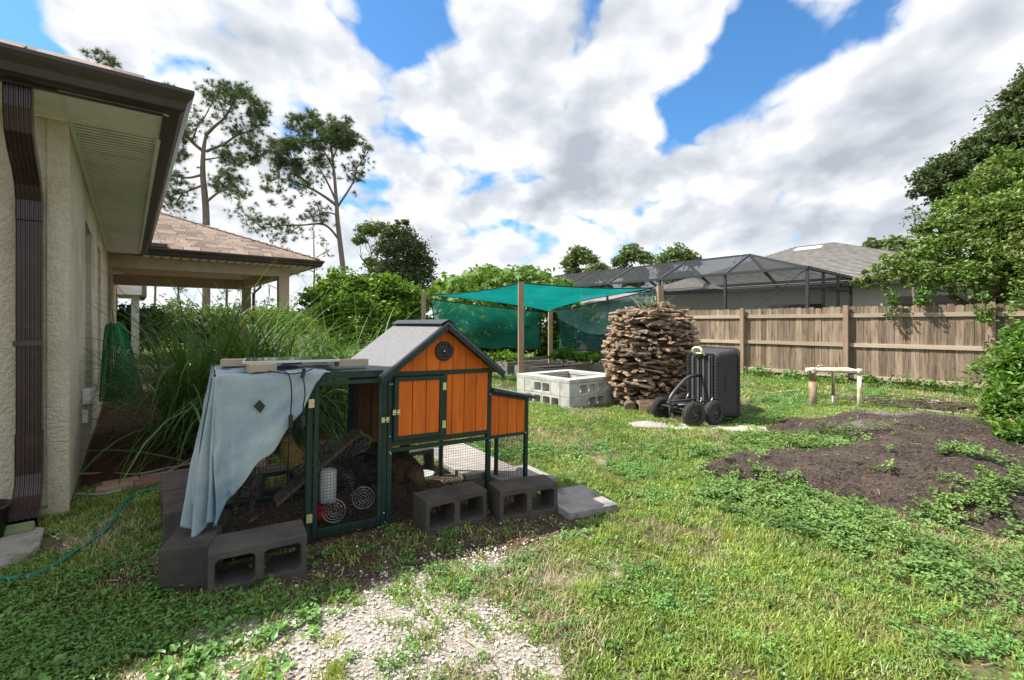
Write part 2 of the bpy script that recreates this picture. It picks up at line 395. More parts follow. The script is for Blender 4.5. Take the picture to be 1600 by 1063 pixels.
M['screw'] = mat('screw', (.7,.7,.7), None, 5, .4)
M['wire'] = mat('wire', (.02,.022,.022), None, 5, .5)
M['cloth'] = mat('cloth', (.33,.41,.45), (.44,.515,.54), 5, .9, .7, 14, c3=(.22,.33,.42), s3=3.2, t3=(.5,.75), transl=.12, tcol=(1,1,1))
M['cloth'].node_tree.nodes
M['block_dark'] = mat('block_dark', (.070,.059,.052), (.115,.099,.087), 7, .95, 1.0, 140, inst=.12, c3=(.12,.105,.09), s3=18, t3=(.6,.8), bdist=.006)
M['block'] = mat('block', (.46,.45,.42), (.58,.57,.53), 9, .95, .8, 120, inst=.10, c3=(.36,.355,.33), s3=6, t3=(.5,.75))
M['paver'] = mat('paver', (.25,.235,.22), (.33,.31,.29), 8, .9, .6, 110, inst=.1, c3=(.14,.13,.12), s3=7, t3=(.52,.7))
M['paver_light'] = mat('paver_light', (.34,.31,.28), (.42,.39,.35), 8, .9, .6, 110, inst=.1)
M['pine_wood'] = mat('pine_wood', (.42,.34,.24), (.52,.43,.31), 3, .8, .3, 40, stretch=(1,9,9), inst=.12)
M['post_wood'] = mat('post_wood', (.30,.21,.145), (.40,.29,.205), 2.5, .85, .4, 30, stretch=(8,8,1), inst=.12, c3=(.24,.15,.10), s3=3, t3=(.56,.7))
M['fence'] = mat('fence', (.19,.138,.10), (.31,.235,.17), 1.8, .9, .6, 24, stretch=(14,14,1), inst=.38, contrast=(.38,.6), c3=(.13,.085,.06), s3=2.0, t3=(.55,.66))
M['rail'] = mat('rail', (.36,.285,.215), (.46,.375,.29), 1.8, .9, .4, 24, stretch=(1,12,12), inst=.15)
M['bed_wood'] = mat('bed_wood', (.20,.19,.17), (.30,.29,.26), 2, .9, .4, 24, stretch=(1,9,9), inst=.2)
M['black_plastic'] = mat('black_plastic', (.014,.014,.015), (.022,.022,.024), 20, .38, .1, spec=.5)
M['tub'] = mat('tub', (.028,.028,.030), (.045,.045,.047), 30, .55, .3, 120, spec=.4)
M['rubber'] = mat('rubber', (.030,.029,.028), (.055,.052,.048), 16, .85, .5, 90)
M['tub_panel'] = mat('tub_panel', (.065,.065,.067), (.10,.10,.10), 30, .6, .3, 120, spec=.4)
M['cart_metal'] = mat('cart_metal', (.09,.095,.10), (.12,.125,.13), 14, .4, metal=.5)
M['handle_yellow'] = mat('handle_yellow', (.66,.60,.36), (.74,.69,.48), 14, .5)
M['pvc'] = mat('pvc', (.62,.57,.44), (.72,.68,.57), 9, .45, c3=(.48,.38,.22), s3=6)
M['pipe_rust'] = mat('pipe_rust', (.30,.22,.13), (.38,.30,.20), 9, .6, .2, c3=(.22,.13,.07), s3=5)
M['bark_pine'] = mat('bark_pine', (.17,.135,.11), (.27,.22,.185), 9, .95, .8, 30, stretch=(1,1,.35))
M['bark'] = mat('bark', (.13,.105,.08), (.22,.18,.14), 8, .95, .8, 30, stretch=(1,1,.4))
M['log_bark'] = mat('log_bark', (.075,.056,.044), (.30,.235,.18), 14, .95, .8, 40, inst=.35)
M['log_cut'] = mat('log_cut', (.20,.125,.078), (.46,.32,.205), 6, .85, .4, 60, stretch=(1,5,5), inst=.38)
M['needle'] = mat('needle', (.075,.125,.05), (.12,.17,.07), 3, .6, transl=.18, island=.35, c3=(.15,.15,.06), s3=.9, t3=(.55,.75))
M['oak'] = mat('oak', (.075,.11,.045), (.12,.16,.07), 2, .6, transl=.2, island=.35)
M['hedge'] = mat('hedge', (.085,.175,.020), (.16,.28,.030), 1.6, .5, transl=.32, island=.4, spec=.35)
M['bush'] = mat('bush', (.070,.160,.022), (.14,.26,.035), 2.2, .45, transl=.30, island=.45, spec=.4)
M['vine'] = mat('vine', (.11,.19,.04), (.21,.30,.08), 1.4, .55, transl=.25, island=.4, c3=(.18,.20,.07), s3=.8, t3=(.5,.7))
M['papaya'] = mat('papaya', (.10,.19,.025), (.19,.31,.05), 1.5, .5, transl=.35, island=.35)
M['far_tree'] = mat('far_tree', (.12,.18,.07), (.20,.26,.11), .7, .7, transl=.2, island=.3)
M['lemongrass'] = mat('lemongrass', (.075,.165,.035), (.14,.255,.065), 2.0, .5, transl=.30, island=.35, inst=.3, c3=(.20,.26,.12), s3=3, t3=(.6,.8))
M['grass'] = mat('grass', (.16,.25,.04), (.29,.38,.075), 1.3, .42, spec=.5, transl=.28, inst=.30, world=True, c3=(.33,.31,.13), s3=2.3, t3=(.52,.72))
M['clover'] = mat('clover', (.09,.21,.04), (.16,.31,.07), 2.1, .42, spec=.5, transl=.25, inst=.3, world=True)
M['dry'] = mat('dry', (.34,.27,.16), (.46,.38,.24), 3, .8, inst=.3, world=True)
M['yellow_grass'] = mat('yellow_grass', (.26,.34,.05), (.36,.42,.09), 2, .6, transl=.35, inst=.2, world=True)
M['weed'] = mat('weed', (.10,.19,.045), (.19,.30,.085), 2, .6, transl=.22, inst=.3, world=True)
M['agave'] = mat('agave', (.22,.33,.20), (.30,.42,.28), 3, .5)
M['shell'] = mat('shell', (.60,.56,.49), (.76,.73,.67), 3, .8, .2, 60, inst=.28, c3=(.52,.38,.24), s3=2.0, t3=(.55,.62))
M['pebble_tan'] = mat('pebble_tan', (.58,.40,.22), (.72,.56,.36), 3, .7, inst=.25)
M['litter'] = mat('litter', (.10,.065,.04), (.19,.13,.08), 3, .9, inst=.4)
M['chip'] = mat('chip', (.045,.032,.024), (.15,.115,.085), 3, .9, inst=.5)
M['mulch'] = mat('mulch', (.024,.018,.014), (.098,.073,.056), 34, .95, 1.0, 60, world=True, contrast=(.38,.62), bdist=.03, c3=(.115,.088,.068), s3=3.5, t3=(.48,.75))
M['red_mulch'] = mat('red_mulch', (.055,.018,.012), (.11,.035,.022), 60, .95, 1.0, 90, world=True, bdist=.02)
M['hose'] = mat('hose', (.007,.13,.095), (.012,.18,.135), 9, .45, spec=.5)
M['hose_pale'] = mat('hose_pale', (.24,.33,.24), (.30,.40,.30), 9, .5)
M['net_green'] = mat('net_green', (.006,.17,.045), (.010,.24,.07), 9, .5)
M['white_plastic'] = mat('white_plastic', (.72,.74,.76), None, 5, .4, transl=.3)
M['red_plastic'] = mat('red_plastic', (.45,.02,.02), None, 5, .35)
M['steel'] = mat('steel', (.45,.45,.45), None, 5, .3, metal=.9)
M['alu'] = mat('alu', (.62,.63,.60), None, 5, .35, metal=.5)
M['cell'] = mat('cell', (.02,.025,.04), (.03,.035,.055), 9, .1, spec=.8)
M['brick'] = mat('brick', (.30,.17,.125), (.40,.25,.19), 9, .95, .7, 90, inst=.2)
M['cage'] = mat('cage', (.045,.05,.055), None, 5, .4)
M['cage_screen'] = mat('cage_screen', (.035,.037,.042), None, 5, .8, alpha=.56)
M['cage_wall'] = mat('cage_wall', (.03,.032,.036), None, 5, .8, alpha=.30)
M['grey_roof'] = mat('grey_roof', (.24,.23,.215), (.33,.315,.295), 3, .95, .5, 60, inst=.12)
M['grey_wall'] = mat('grey_wall', (.50,.50,.48), (.56,.56,.54), 5, .9)
M['patio'] = mat('patio', (.46,.34,.28), (.54,.42,.35), 6, .9, .3, 50, c3=(.36,.25,.20), s3=9)
M['dirt_pile'] = mat('dirt_pile', (.07,.045,.032), (.14,.09,.06), 20, .95, 1.0, 60, bdist=.02)
M['rock'] = mat('rock', (.55,.54,.50), (.70,.69,.66), 6, .9, .5, 30)
M['ash'] = mat('ash', (.30,.26,.24), (.40,.36,.33), 9, .95)
M['black_pot'] = mat('black_pot', (.012,.012,.013), (.02,.02,.02), 9, .3)
M['concrete'] = mat('concrete', (.30,.285,.24), (.42,.40,.35), 7, .95, .8, 60, c3=(.17,.17,.11), s3=4, t3=(.5,.65))

# green shade cloth: woven, lets light and view through
def shade_cloth(name, c, al, tr=.45):
    m = mat(name, c, tuple(v*1.25 for v in c), 3, .8, .2, 60, transl=tr, tcol=(1.1,1.15,1.1), alpha=al, c3=tuple(v*.8 for v in c), s3=1.1, t3=(.45,.7)); return m
M['sail'] = shade_cloth('sail', (.003,.185,.18), .95, .5)
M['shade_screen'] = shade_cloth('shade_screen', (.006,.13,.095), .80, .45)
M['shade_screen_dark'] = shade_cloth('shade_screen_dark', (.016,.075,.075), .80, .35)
M['rope'] = mat('rope', (.01,.012,.012), None, 5, .8)

# ---------------------------------------------------------------- ground
def axis(lo, hi, step, far):
    a = list(np.arange(lo, hi+1e-6, step)); s = step; x = lo
    left = []
    while x > -far: s *= 1.35; x -= s; left.append(x)
    s = step; x = hi; right = []
    while x < far: s *= 1.35; x += s; right.append(x)
    return np.array(left[::-1]+a+right)
ax = axis(-4.6, 8.4, .06, 500); ay = axis(.6, 14.5, .06, 600)
XX, YY = np.meshgrid(ax, ay); ZZ = gz(XX, YY)
ZZ = ZZ + .012*(fbm(XX, YY, 5, 3, 9)-.5)*((YY < 20) & (np.abs(XX) < 20))
nx, ny = len(ax), len(ay)
ii = (np.arange(ny-1)[:,None]*nx+np.arange(nx-1)[None,:]).ravel()
Fg = np.stack([ii, ii+1, ii+nx+1, ii+nx], 1)
def gravel_w(x, y):
    g = 1.15*gauss(x, y, -.48, 1.70, .56, .36, .35)+.9*gauss(x, y, -1.02, 1.62, .42, .22, .3)+.75*gauss(x, y, -.30, 2.28, .42, .18, .6)+.5*gauss(x,y,.22,1.5,.25,.3)
    return g*(.12+1.6*fbm(x, y, 3.6, 4, 3))
def sand_w(x, y):
    s = 1.0*gauss(x, y, 2.75, 5.85, .75, .28, -.1)+.8*gauss(x, y, 1.75, 5.75, .55, .25, 0)+.5*gauss(x, y, 2.3, 7.6, 1.4, .7, .2)+.45*gauss(x, y, 3.6, 8.6, 1.0, .5, 0)
    s = s+.45*gauss(x, y, .3, 2.25, .55, .32, .3)+.4*gauss(x, y, 1.6, 1.9, .5, .3, -.3)+.45*gauss(x, y, .75, 4.3, .5, .4)
    return s*(.4+1.2*fbm(x, y, 2.6, 4, 8))
def litter_w(x, y):
    d1 = gauss(x, y, -.55, 2.55, .85, .42, .55)+gauss(x, y, -1.0, 3.1, 1.0, .8, .55)+.9*gauss(x, y, .1, 2.85, .55, .28, .4)+.35*gauss(x, y, -1.75, 2.1, .3, .3, 0)
    d1 = d1+1.0*gauss(x, y, -2.6, 4.2, .9, 1.1, .3)+.7*gauss(x, y, 0, 10, 2.5, 1.2, .6)
    return np.minimum(d1, 1.1)*(.55+.8*fbm(x, y, 2.3, 4, 21))
gw, sw, lw = gravel_w(XX, YY), sand_w(XX, YY), litter_w(XX, YY)
gm = arr_mesh('ground', np.stack([XX, YY, ZZ], -1).reshape(-1,3), Fg, [], True)
ca = gm.color_attributes.new('cover', 'FLOAT_COLOR', 'POINT')
cc = np.stack([sstep(.35,.6,gw), sstep(.3,.6,sw), sstep(.35,.7,lw), np.ones_like(gw)], -1).reshape(-1,4).astype(np.float32)
ca.data.foreach_set('color', cc.ravel())
m = bpy.data.materials.new('ground'); n_, l_ = nodes_of(m); b_ = n_['Principled BSDF']; b_.inputs['Roughness'].default_value = .95; b_.inputs['Specular IOR Level'].default_value = .1
ge = n_.new('ShaderNodeNewGeometry')
def gn(scale, det=6):
    x = n_.new('ShaderNodeTexNoise'); l_.new(ge.outputs['Position'], x.inputs['Vector']); x.inputs['Scale'].default_value = scale; x.inputs['Detail'].default_value = det; return x.outputs['Fac']
def gmix(f, a, b, lo=None, hi=None):
    if lo is not None:
        r_ = n_.new('ShaderNodeMapRange'); l_.new(f, r_.inputs[0]); r_.inputs[1].default_value = lo; r_.inputs[2].default_value = hi; f = r_.outputs[0]
    x = n_.new('ShaderNodeMix'); x.data_type = 'RGBA'; l_.new(f, x.inputs[0])
    for i, v in ((6,a),(7,b)):
        if isinstance(v, tuple): x.inputs[i].default_value = (*v, 1)
        else: l_.new(v, x.inputs[i])
    return x.outputs[2]
at = n_.new('ShaderNodeAttribute'); at.attribute_name = 'cover'; sp = n_.new('ShaderNodeSeparateColor'); l_.new(at.outputs['Color'], sp.inputs[0])
soil = gmix(gn(40), (.055,.045,.026), (.16,.13,.075), .4, .6)
soil = gmix(gn(2.2), soil, (.10,.12,.035), .45, .65)
soil = gmix(sp.outputs[0], soil, gmix(gn(70), (.23,.20,.175), (.42,.38,.34), .4, .62))
soil = gmix(sp.outputs[1], soil, gmix(gn(24), (.40,.33,.25), (.58,.54,.48), .4, .6))
soil = gmix(sp.outputs[2], soil, gmix(gn(60), (.040,.027,.018), (.13,.095,.065), .38, .62))
l_.new(soil, b_.inputs['Base Color']); bp = n_.new('ShaderNodeBump'); bp.inputs['Strength'].default_value = .8; bp.inputs['Distance'].default_value = .01; l_.new(gn(90), bp.inputs['Height']); l_.new(bp.outputs[0], b_.inputs['Normal'])
gm.materials.append(m)
link('ground', gm, kind='structure')

# mulch mound: a raised sheet that rises out of the lawn where the pile is
mxs = np.arange(.9, 8.0, .035); mys = np.arange(1.7, 8.2, .035); MX, MY = np.meshgrid(mxs, mys); mm = mound(MX, MY)
MZ = gz(MX, MY)+mm+.006*(fbm(MX, MY, 24, 2, 4)-.5)*2*(mm > 0)
n1, n2 = len(mxs), len(mys); ii = (np.arange(n2-1)[:,None]*n1+np.arange(n1-1)[None,:]).ravel()
Fm = np.stack([ii, ii+1, ii+n1+1, ii+n1], 1); keep = (mm.ravel()[Fm] > -.03).any(1)
Vm = np.stack([MX, MY, MZ], -1).reshape(-1,3); Fm = Fm[keep]; uq, inv = np.unique(Fm, return_inverse=True)
mul_me = arr_mesh('mulch_mound', Vm[uq], inv.reshape(Fm.shape), [], True)
ca = mul_me.color_attributes.new('ashy', 'FLOAT_COLOR', 'POINT')
ashw = (1.1*gauss(Vm[uq][:,0], Vm[uq][:,1], 4.9, 5.9, .9, .5, -.3)+.9*gauss(Vm[uq][:,0], Vm[uq][:,1], 5.7, 5.3, .5, .5)+.7*gauss(Vm[uq][:,0], Vm[uq][:,1], 3.9, 5.3, .4, .25))*(.2+1.4*fbm(Vm[uq][:,0], Vm[uq][:,1], 5, 4, 41))
ashw = sstep(.3, 1.3, ashw); ca.data.foreach_set('color', np.stack([ashw]*3+[np.ones_like(ashw)], -1).astype(np.float32).ravel())
m = M['mulch'].copy(); n_, l_ = m.node_tree.nodes, m.node_tree.links; pb = n_['Principled BSDF']; src = pb.inputs['Base Color'].links[0].from_socket
at = n_.new('ShaderNodeAttribute'); at.attribute_name = 'ashy'; sp = n_.new('ShaderNodeSeparateColor'); l_.new(at.outputs['Color'], sp.inputs[0])
x = n_.new('ShaderNodeMix'); x.data_type = 'RGBA'; l_.new(sp.outputs[0], x.inputs[0]); l_.new(src, x.inputs[6]); x.inputs[7].default_value = (.42,.38,.36,1); l_.new(x.outputs[2], pb.inputs['Base Color'])
mul_me.materials.append(m)
tag(link('mulch_pile', mul_me, kind='stuff'), 'broad low pile of dark brown mulch with pale ash on its crest, right side of the lawn', 'mulch pile')

# patio slab and red mulch bed by the house
A0 = Vector((-2.70, 2.90, 0))          # near corner of the house
def HP(along, across, z): v = A0+D1*along+D2*across; return Vector((v.x, v.y, z))
mb = MB(); q = [HP(.55,.02,0), HP(.55,1.15,0), HP(5.0,1.9,0), HP(5.0,.02,0)]
n_u, n_v = 14, 30; vs = []; fs = []
for j in range(n_v):
    for i in range(n_u):
        a = q[0].lerp(q[1], i/(n_u-1)); b = q[3].lerp(q[2], i/(n_u-1)); p = a.lerp(b, j/(n_v-1))
        edge = min(i, n_u-1-i, j)/2; vs.append((p.x, p.y, G(p.x, p.y)+.035*min(1, edge)+.01*random.random()))
for j in range(n_v-1):
    for i in range(n_u-1): fs.append((j*n_u+i, j*n_u+i+1, (j+1)*n_u+i+1, (j+1)*n_u+i))
mb.add(vs, fs); mb.build('mulch_bed', M['red_mulch'], kind='structure')
mb = MB(); mb.prism([tuple(HP(a, c, 0).xy) for a, c in ((6.2,.4),(6.2,4.2),(12.5,4.2),(12.5,.4))], -.2, .0, plane='xy')
mb.build('patio_slab', M['patio'], kind='structure')
mb = MB(); mb.prism([tuple(HP(a, c, 0).xy) for a, c in ((4.2,2.2),(4.2,3.5),(6.19,3.5),(6.19,2.2))], -.2, -.015, plane='xy')
mb.build('patio_path', M['patio'], kind='structure')

# ---------------------------------------------------------------- house
HX = rz(-D1)   # local x points back towards the camera side? we use local frame: x = D2, y = D1
ang = rz(D2)
house = thing('house', 'beige stucco house with dark brown gutters and brown shingle roof, on the left', 'house', (A0.x, A0.y, 0), (0,0,ang))
# local frame of the house: +x = D2 (towards the yard), +y = D1 (away), origin = near wall corner
SOF = 2.385; GT = 2.50; OV = .47
mb = MB()
wt = .2
# side wall along y with window and door openings, built as a holed plate
bm = holed([(-.0,-.15),(12.0,-.15),(12.0,SOF),(-.0,SOF)][::-1], [[(1.6,.52),(2.5,.52),(2.5,2.05),(1.6,2.05)], [(3.7,.1),(4.6,.1),(4.6,2.1),(3.7,2.1)], [(7.6,.05),(9.4,.05),(9.4,2.1),(7.6,2.1)]], wt)
me = bpy.data.meshes.new('side_wall'); bm.to_mesh(me); bm.free(); me.materials.append(M['stucco'])
o = link('side_wall', me, house, (0,0,0), (0,0,R(90)))    # plate x -> local y, thickness -> local -x
mb = MB(); mb.b2((-4.2, 0, -.15), (-.201, .2, SOF)); mb.build('front_wall', M['stucco'], house)
mb = MB(); mb.b2((-.085, -.012, -.15), (.012, -.001, SOF-.004)); mb.build('corner_trim', M['stucco'], house)
for (a, b, z0, z1) in ((1.6,2.5,.52,2.05), (3.7,4.6,.1,2.1), (7.6,9.4,.05,2.1)):
    mb = MB(); t_ = .05
    mb.b2((-.13, a+.001, z0+.001), (-.08, a+t_, z1-.001)); mb.b2((-.13, b-t_, z0+.001), (-.08, b-.001, z1-.001)); mb.b2((-.13, a+t_, z0+.001), (-.08, b-t_, z0+t_)); mb.b2((-.13, a+t_, z1-t_), (-.08, b-t_, z1-.001))
    mb.b2((-.125, a+t_, (z0+z1)/2-.02), (-.085, b-t_, (z0+z1)/2+.02))
    wf = mb.build('window', M['frame_white'], house)
    mb = MB(); mb.b2((-.112, a+t_, z0+t_), (-.100, b-t_, z1-t_)); mb.build('pane', M['glass'], wf)
mb = MB(); mb.b2((-.02, 1.55, .46), (.045, 2.55, .515)); mb.build('window_sill', M['frame_white'], house)
mb = MB(); mb.b2((.004, 1.15, .50), (.05, 1.24, .62)); mb.b2((.004, 1.10, .36), (.04, 1.13, .46)); mb.build('tap_box', M['frame_white'], house, bevel=.004)
# soffit: separate panels with ribs
def soffit_panel(wd, dp, nr):
    mb = MB(); mb.b2((0,0,0), (dp, wd-.004, .008))
    for k in range(nr):
        if nr > 1: mb.b2((.01, (k+.20)*wd/nr, -.004), (dp-.01, (k+.62)*wd/nr, 0))
        else: mb.b2((.01, .0, -.012), (dp-.01, .028, 0))
    for k in range(nr if nr > 1 else 0): mb.b2((.012, (k+.72)*wd/nr, -.0022), (dp-.012, (k+1.0)*wd/nr, -.0001), 1)  # dark vent rows that also paint shade into the rib recesses
    return mb.mesh('soffit_panel', [M['soffit'], M['vent_shade_rows']])
sp_ = soffit_panel(.30, OV-.03, 5)
for k in range(23): link('soffit_panel', sp_, house, (.015, -.0+.30*k, SOF))
sp2 = soffit_panel(.30, OV-.03, 1)
for k in range(12): link('soffit_panel', sp2, house, (.02-.3*k, -.015, SOF), (0,0,R(-90)))
mb = MB(); mb.b2((.0,-OV,SOF-.004), (OV,-.0,SOF+.004)); mb.bar((.0,-.0,SOF-.008), (OV,-OV,SOF-.008), .025, .006); mb.build('soffit_corner', M['soffit'], house)
mb = MB(); mb.b2((.004, .0, SOF-.018), (.02, 6.6, SOF-.002)); mb.b2((-4, -.02, SOF-.018), (.0, -.004, SOF-.002)); mb.b2((OV-.035,-.0,SOF-.02),(OV-.012,6.4,SOF-.004)); mb.build('soffit_trim', M['soffit'], house)
# gutter profile (u outwards, z)
gp = [(0, .0), (.0, -.115), (.06, -.115), (.082, -.10), (.092, -.06), (.115, -.03), (.125, -.008), (.125, .012), (.118, .012), (.118, -.004), (.108,-.024), (.085,-.055), (.075,-.095), (.06,-.105), (.008,-.105), (.008, 0)]
def gutter(run, name, mats, parent, z=GT):
    """run: list of (point, outward dir) stations joined by straight lengths"""
    vs = []; fs = []; n = len(gp)
    for p, o_ in run:
        for u, h in gp: vs.append((p[0]+o_[0]*u, p[1]+o_[1]*u, z+h))
    for i in range(len(run)-1):
        for k in range(n): fs.append((i*n+k, i*n+(k+1)%n, (i+1)*n+(k+1)%n, (i+1)*n+k))
    fs += [tuple(range(n)), tuple((len(run)-1)*n+k for k in range(n))]
    mb = MB(); mb.add(vs, fs); return mb.build(name, mats, parent)
LE = 6.92; LX = 3.53      # lanai: eave line y, and x of its right end
gutter([((-4, -OV), (0,-1)), ((OV, -OV), (1,-1)), ((OV, LE-.13), (1,0))], 'gutter', M['gutter'], house)
mb = MB(); mb.b2((-4, -OV, GT-.13), (OV-.021, -OV+.02, GT+.01)); mb.b2((OV-.02, -OV, GT-.132), (OV-.001, LE, GT+.01)); mb.build('fascia', M['gutter'], house)
# lanai: ceiling soffit, fascia, gutter, beams, columns
gutter([((OV+.13, LE), (0,-1)), ((LX, LE), (1,-1)), ((LX, 13), (1,0))], 'gutter', M['gutter'], house)
mb = MB(); mb.b2((OV, LE, GT-.12), (LX-.021, LE+.02, GT+.01)); mb.b2((LX-.02, LE, GT-.122), (LX-.001, 13, GT+.01)); mb.build('fascia', M['gutter'], house)
sp3 = soffit_panel(.30, .40, 2)
for k in range(10): link('soffit_panel', sp3, house, (LX-.33-.3*k, LE+.42, SOF), (0,0,R(-90)))
for k in range(19): link('soffit_panel', sp3, house, (LX-.42, LE+.43+.3*k, SOF))
mb = MB(); mb.b2((.21, LE+.44, SOF-.002), (LX-.44, 12.5, SOF+.02)); mb.build('lanai_ceiling', M['beam'], house)
mb = MB(); mb.b2((.0, LE+.45, 2.17), (LX-.45, LE+.68, SOF-.003)); mb.build('lanai_beam', M['beam'], house)
mb = MB(); mb.b2((.0, 11.6, 2.12), (LX-.45, 11.85, SOF-.003)); mb.build('lanai_beam', M['beam'], house)
mb = MB(); mb.b2((LX-.68, LE+.681, 2.17), (LX-.45, 11.6, SOF-.004)); mb.build('lanai_beam', M['beam'], house)
for (x_, y_) in ((LX-.67, LE+.46), (LX-.67, 11.61)):
    mb = MB(); mb.b2((x_, y_, -.2), (x_+.21, y_+.21, 2.168)); mb.build('column', M['beam'], house, bevel=.006)
mb = MB(); mb.tube([(LX-.2, 11.7, 2.36), (LX-.2, 11.7, 2.2), (LX-.42, 11.5, 2.0), (LX-.42, 11.5, 0)], .035, 8); mb.build('downspout', M['spout'], house)
mb = MB(); mb.lathe([(.0,0),(.07,0),(.07,-.02),(.0,-.02)], (1.7, LE+1.2, SOF-.003), 16); mb.build('ceiling_lamp', M['gutter'], house)
# far wing seen under the lanai
mb = MB(); mb.b2((.02, 14.8, 2.02), (.62, 18.0, 2.34)); mb.build('far_eave', M['soffit'], house)
mb = MB(); mb.b2((.621, 14.78, 1.97), (.74, 18.0, 2.36)); mb.build('fascia', M['moss'], house)
mb = MB(); mb.b2((.36, 15.2, -.2), (.56, 15.4, 2.015)); mb.build('column', M['frame_white'], house)
mb = MB(); mb.b2((-4, 12.001, -.2), (-.0, 18, 2.4)); mb.build('far_wall', M['stucco'], house)
# roofs
PIT = 5/12
def roof_slab(poly, name):   # poly of (x,y,z) local, thickened downwards
    mb = MB(); n = len(poly); vs = [Vector(p) for p in poly]+[Vector(p)-Vector((0,0,.03)) for p in poly]
    mb.add(vs, [tuple(range(n)), tuple(range(2*n-1, n-1, -1))]+[(i, n+i, n+(i+1)%n, (i+1)%n) for i in range(n)])
    return mb.build(name, M['shingle'], house)
E0 = OV+.05; zr = GT+.02
roof_slab([(-4,-OV-.05,zr), (E0,-OV-.05,zr), (E0-4.2,-OV-.05+4.2,zr+4.2*PIT), (-4,-OV-.05+4.2,zr+4.2*PIT)], 'roof')
roof_slab([(E0,-OV-.05,zr), (E0,LE+3,zr), (E0-4.2,LE+3,zr+4.2*PIT), (E0-4.2,-OV-.05+4.2,zr+4.2*PIT)], 'roof')
LA = LX+.05; LB = LE-.05; D_ = 3.05
lanai_roof = roof_slab([(-2.5,LB,zr), (LA,LB,zr), (LA-D_,LB+D_,zr+D_*PIT), (-2.5,LB+D_,zr+D_*PIT)], 'roof')
roof_slab([(LA,LB,zr), (LA,LB+2*D_,zr), (LA-D_,LB+D_,zr+D_*PIT)], 'roof')
roof_slab([(LA,LB+2*D_,zr), (-2.5,LB+2*D_,zr), (-2.5,LB+D_,zr+D_*PIT), (LA-D_,LB+D_,zr+D_*PIT)], 'roof')
# shingles on the lanai slope that faces the yard
shm = []
for wd in (.16, .21, .27, .33):
    mb = MB(); mb.box((wd/2, .085, .009), (wd-.012, .175, .018), (R(5.5),0,0)); shm.append((wd, mb.mesh('shingle', M['shingle'])))
tilt = math.atan(PIT); rows = 0; cnt = 0; b = -.02
while True:
    y_ = b*math.cos(tilt); z_ = b*math.sin(tilt)
    if y_ > D_-.1: break
    x_ = LA-y_-.02; lim = .75-.55*y_*1.0 if y_ < 1 else .2-.45*y_
    while x_ > lim and cnt < 298:
        wd, me = random.choice(shm); x_ -= wd
        link('shingle', me, lanai_roof, (x_, LB+y_, zr+z_+.002), (tilt, 0, 0)); cnt += 1
    b += .152
mb = MB()
for k in range(24):
    t_ = k*.19/1.414; c = Vector((LA-t_, LB+t_, zr+t_*PIT+.02)); d = Vector((-1,1,PIT)).normalized()
    mb.bar(c, c+d*.22, .16, .012)
mb.build('ridge_cap', M['shingle'], house)
# shingle courses along the near eaves
for (n_r) in range(3):
    for k in range(22):
        wd, me = shm[(k*7+n_r) % 4]
        link('shingle', me, house, (E0-.3*k-.31-n_r*.14, -OV-.06+.14*n_r, zr+.004+.14*n_r*PIT), (tilt,0,0))
mb = MB()
for (x0, y0) in ((E0+.0, LB-.12),): mb.box((x0+.16, y0+.10, GT+.055), (.34, .14, .09), (0,0,.05))
mb.build('roof_vent_box', M['gutter'], house, bevel=.02)

# downspout on the front wall, fluted
def flute(wd, dp, n=6):
    pts = []
    for k in range(n):
        x0 = -wd/2+wd*k/n; pts += [(x0+wd/n*.15, -dp/2), (x0+wd/n*.35, -dp/2+.006), (x0+wd/n*.65, -dp/2+.006), (x0+wd/n*.85, -dp/2)]
    pts += [(wd/2, -dp/2+.004), (wd/2, dp/2), (-wd/2, dp/2), (-wd/2, -dp/2+.004)]
    return pts
def spout(path, wd, dp, name, parent, m_, flare=None, n=6):
    prof = flute(wd, dp, n); vs = []; fs = []; k_ = len(prof)
    for i, p in enumerate(path):
        p = Vector(p); a = Vector(path[max(0,i-1)]); c = Vector(path[min(len(path)-1,i+1)]); t_ = (c-a).normalized()
        side = Vector((1,0,0)); nn = t_.cross(side).normalized(); f = flare[i] if flare else 1
        for u, v in prof: vs.append(p+side*u*f+nn*(-v))
    for i in range(len(path)-1):
        for k in range(k_): fs.append((i*k_+k, i*k_+(k+1)%k_, (i+1)*k_+(k+1)%k_, (i+1)*k_+k))
    mb = MB(); mb.add(vs, fs); return mb.build(name, m_, parent)
xs = -.155; yo = -.052
ds = thing('downspout', 'dark brown fluted downspout with elbows on the near stucco wall', 'downspout'); ds.parent = None
bpy.data.objects.remove(ds)
dpart = spout([(xs,-.41,2.40),(xs,-.41,2.27),(xs,-.385,2.16),(xs,-.30,2.09),(xs,-.19,2.03),(xs,-.10,1.955),(xs,yo,1.86),(xs,yo,1.74)], .108, .078, 'downspout_elbow', house, M['spout'])
spout([(xs,yo,1.735),(xs,yo,1.2),(xs,yo,.52)], .105, .075, 'downspout', house, M['spout'])
spout([(xs,yo-.001,.519),(xs,yo-.002,.40),(xs,yo-.004,.28)], .112, .082, 'downspout_coupling', house, M['spout'])
spout([(xs,yo-.004,.279),(xs,yo-.02,.215),(xs,yo-.07,.15),(xs,yo-.15,.09),(xs-.01,yo-.22,.055)], .112, .082, 'downspout_elbow', house, M['spout'], [1,1,1.03,1.1,1.18])
mb = MB(); mb.box((xs-.01, yo-.245, .045), (.118,.06,.055), (R(-25),0,0)); mb.build('downspout_mouth', M['moss'], house, bevel=.008)
mb = MB(); mb.b2((xs-.062,-.015,1.02),(xs-.054,-.002,1.05)); mb.b2((xs-.062,yo-.046,1.02),(xs+.062,yo-.041,1.05)); mb.build('strap', M['spout'], house)

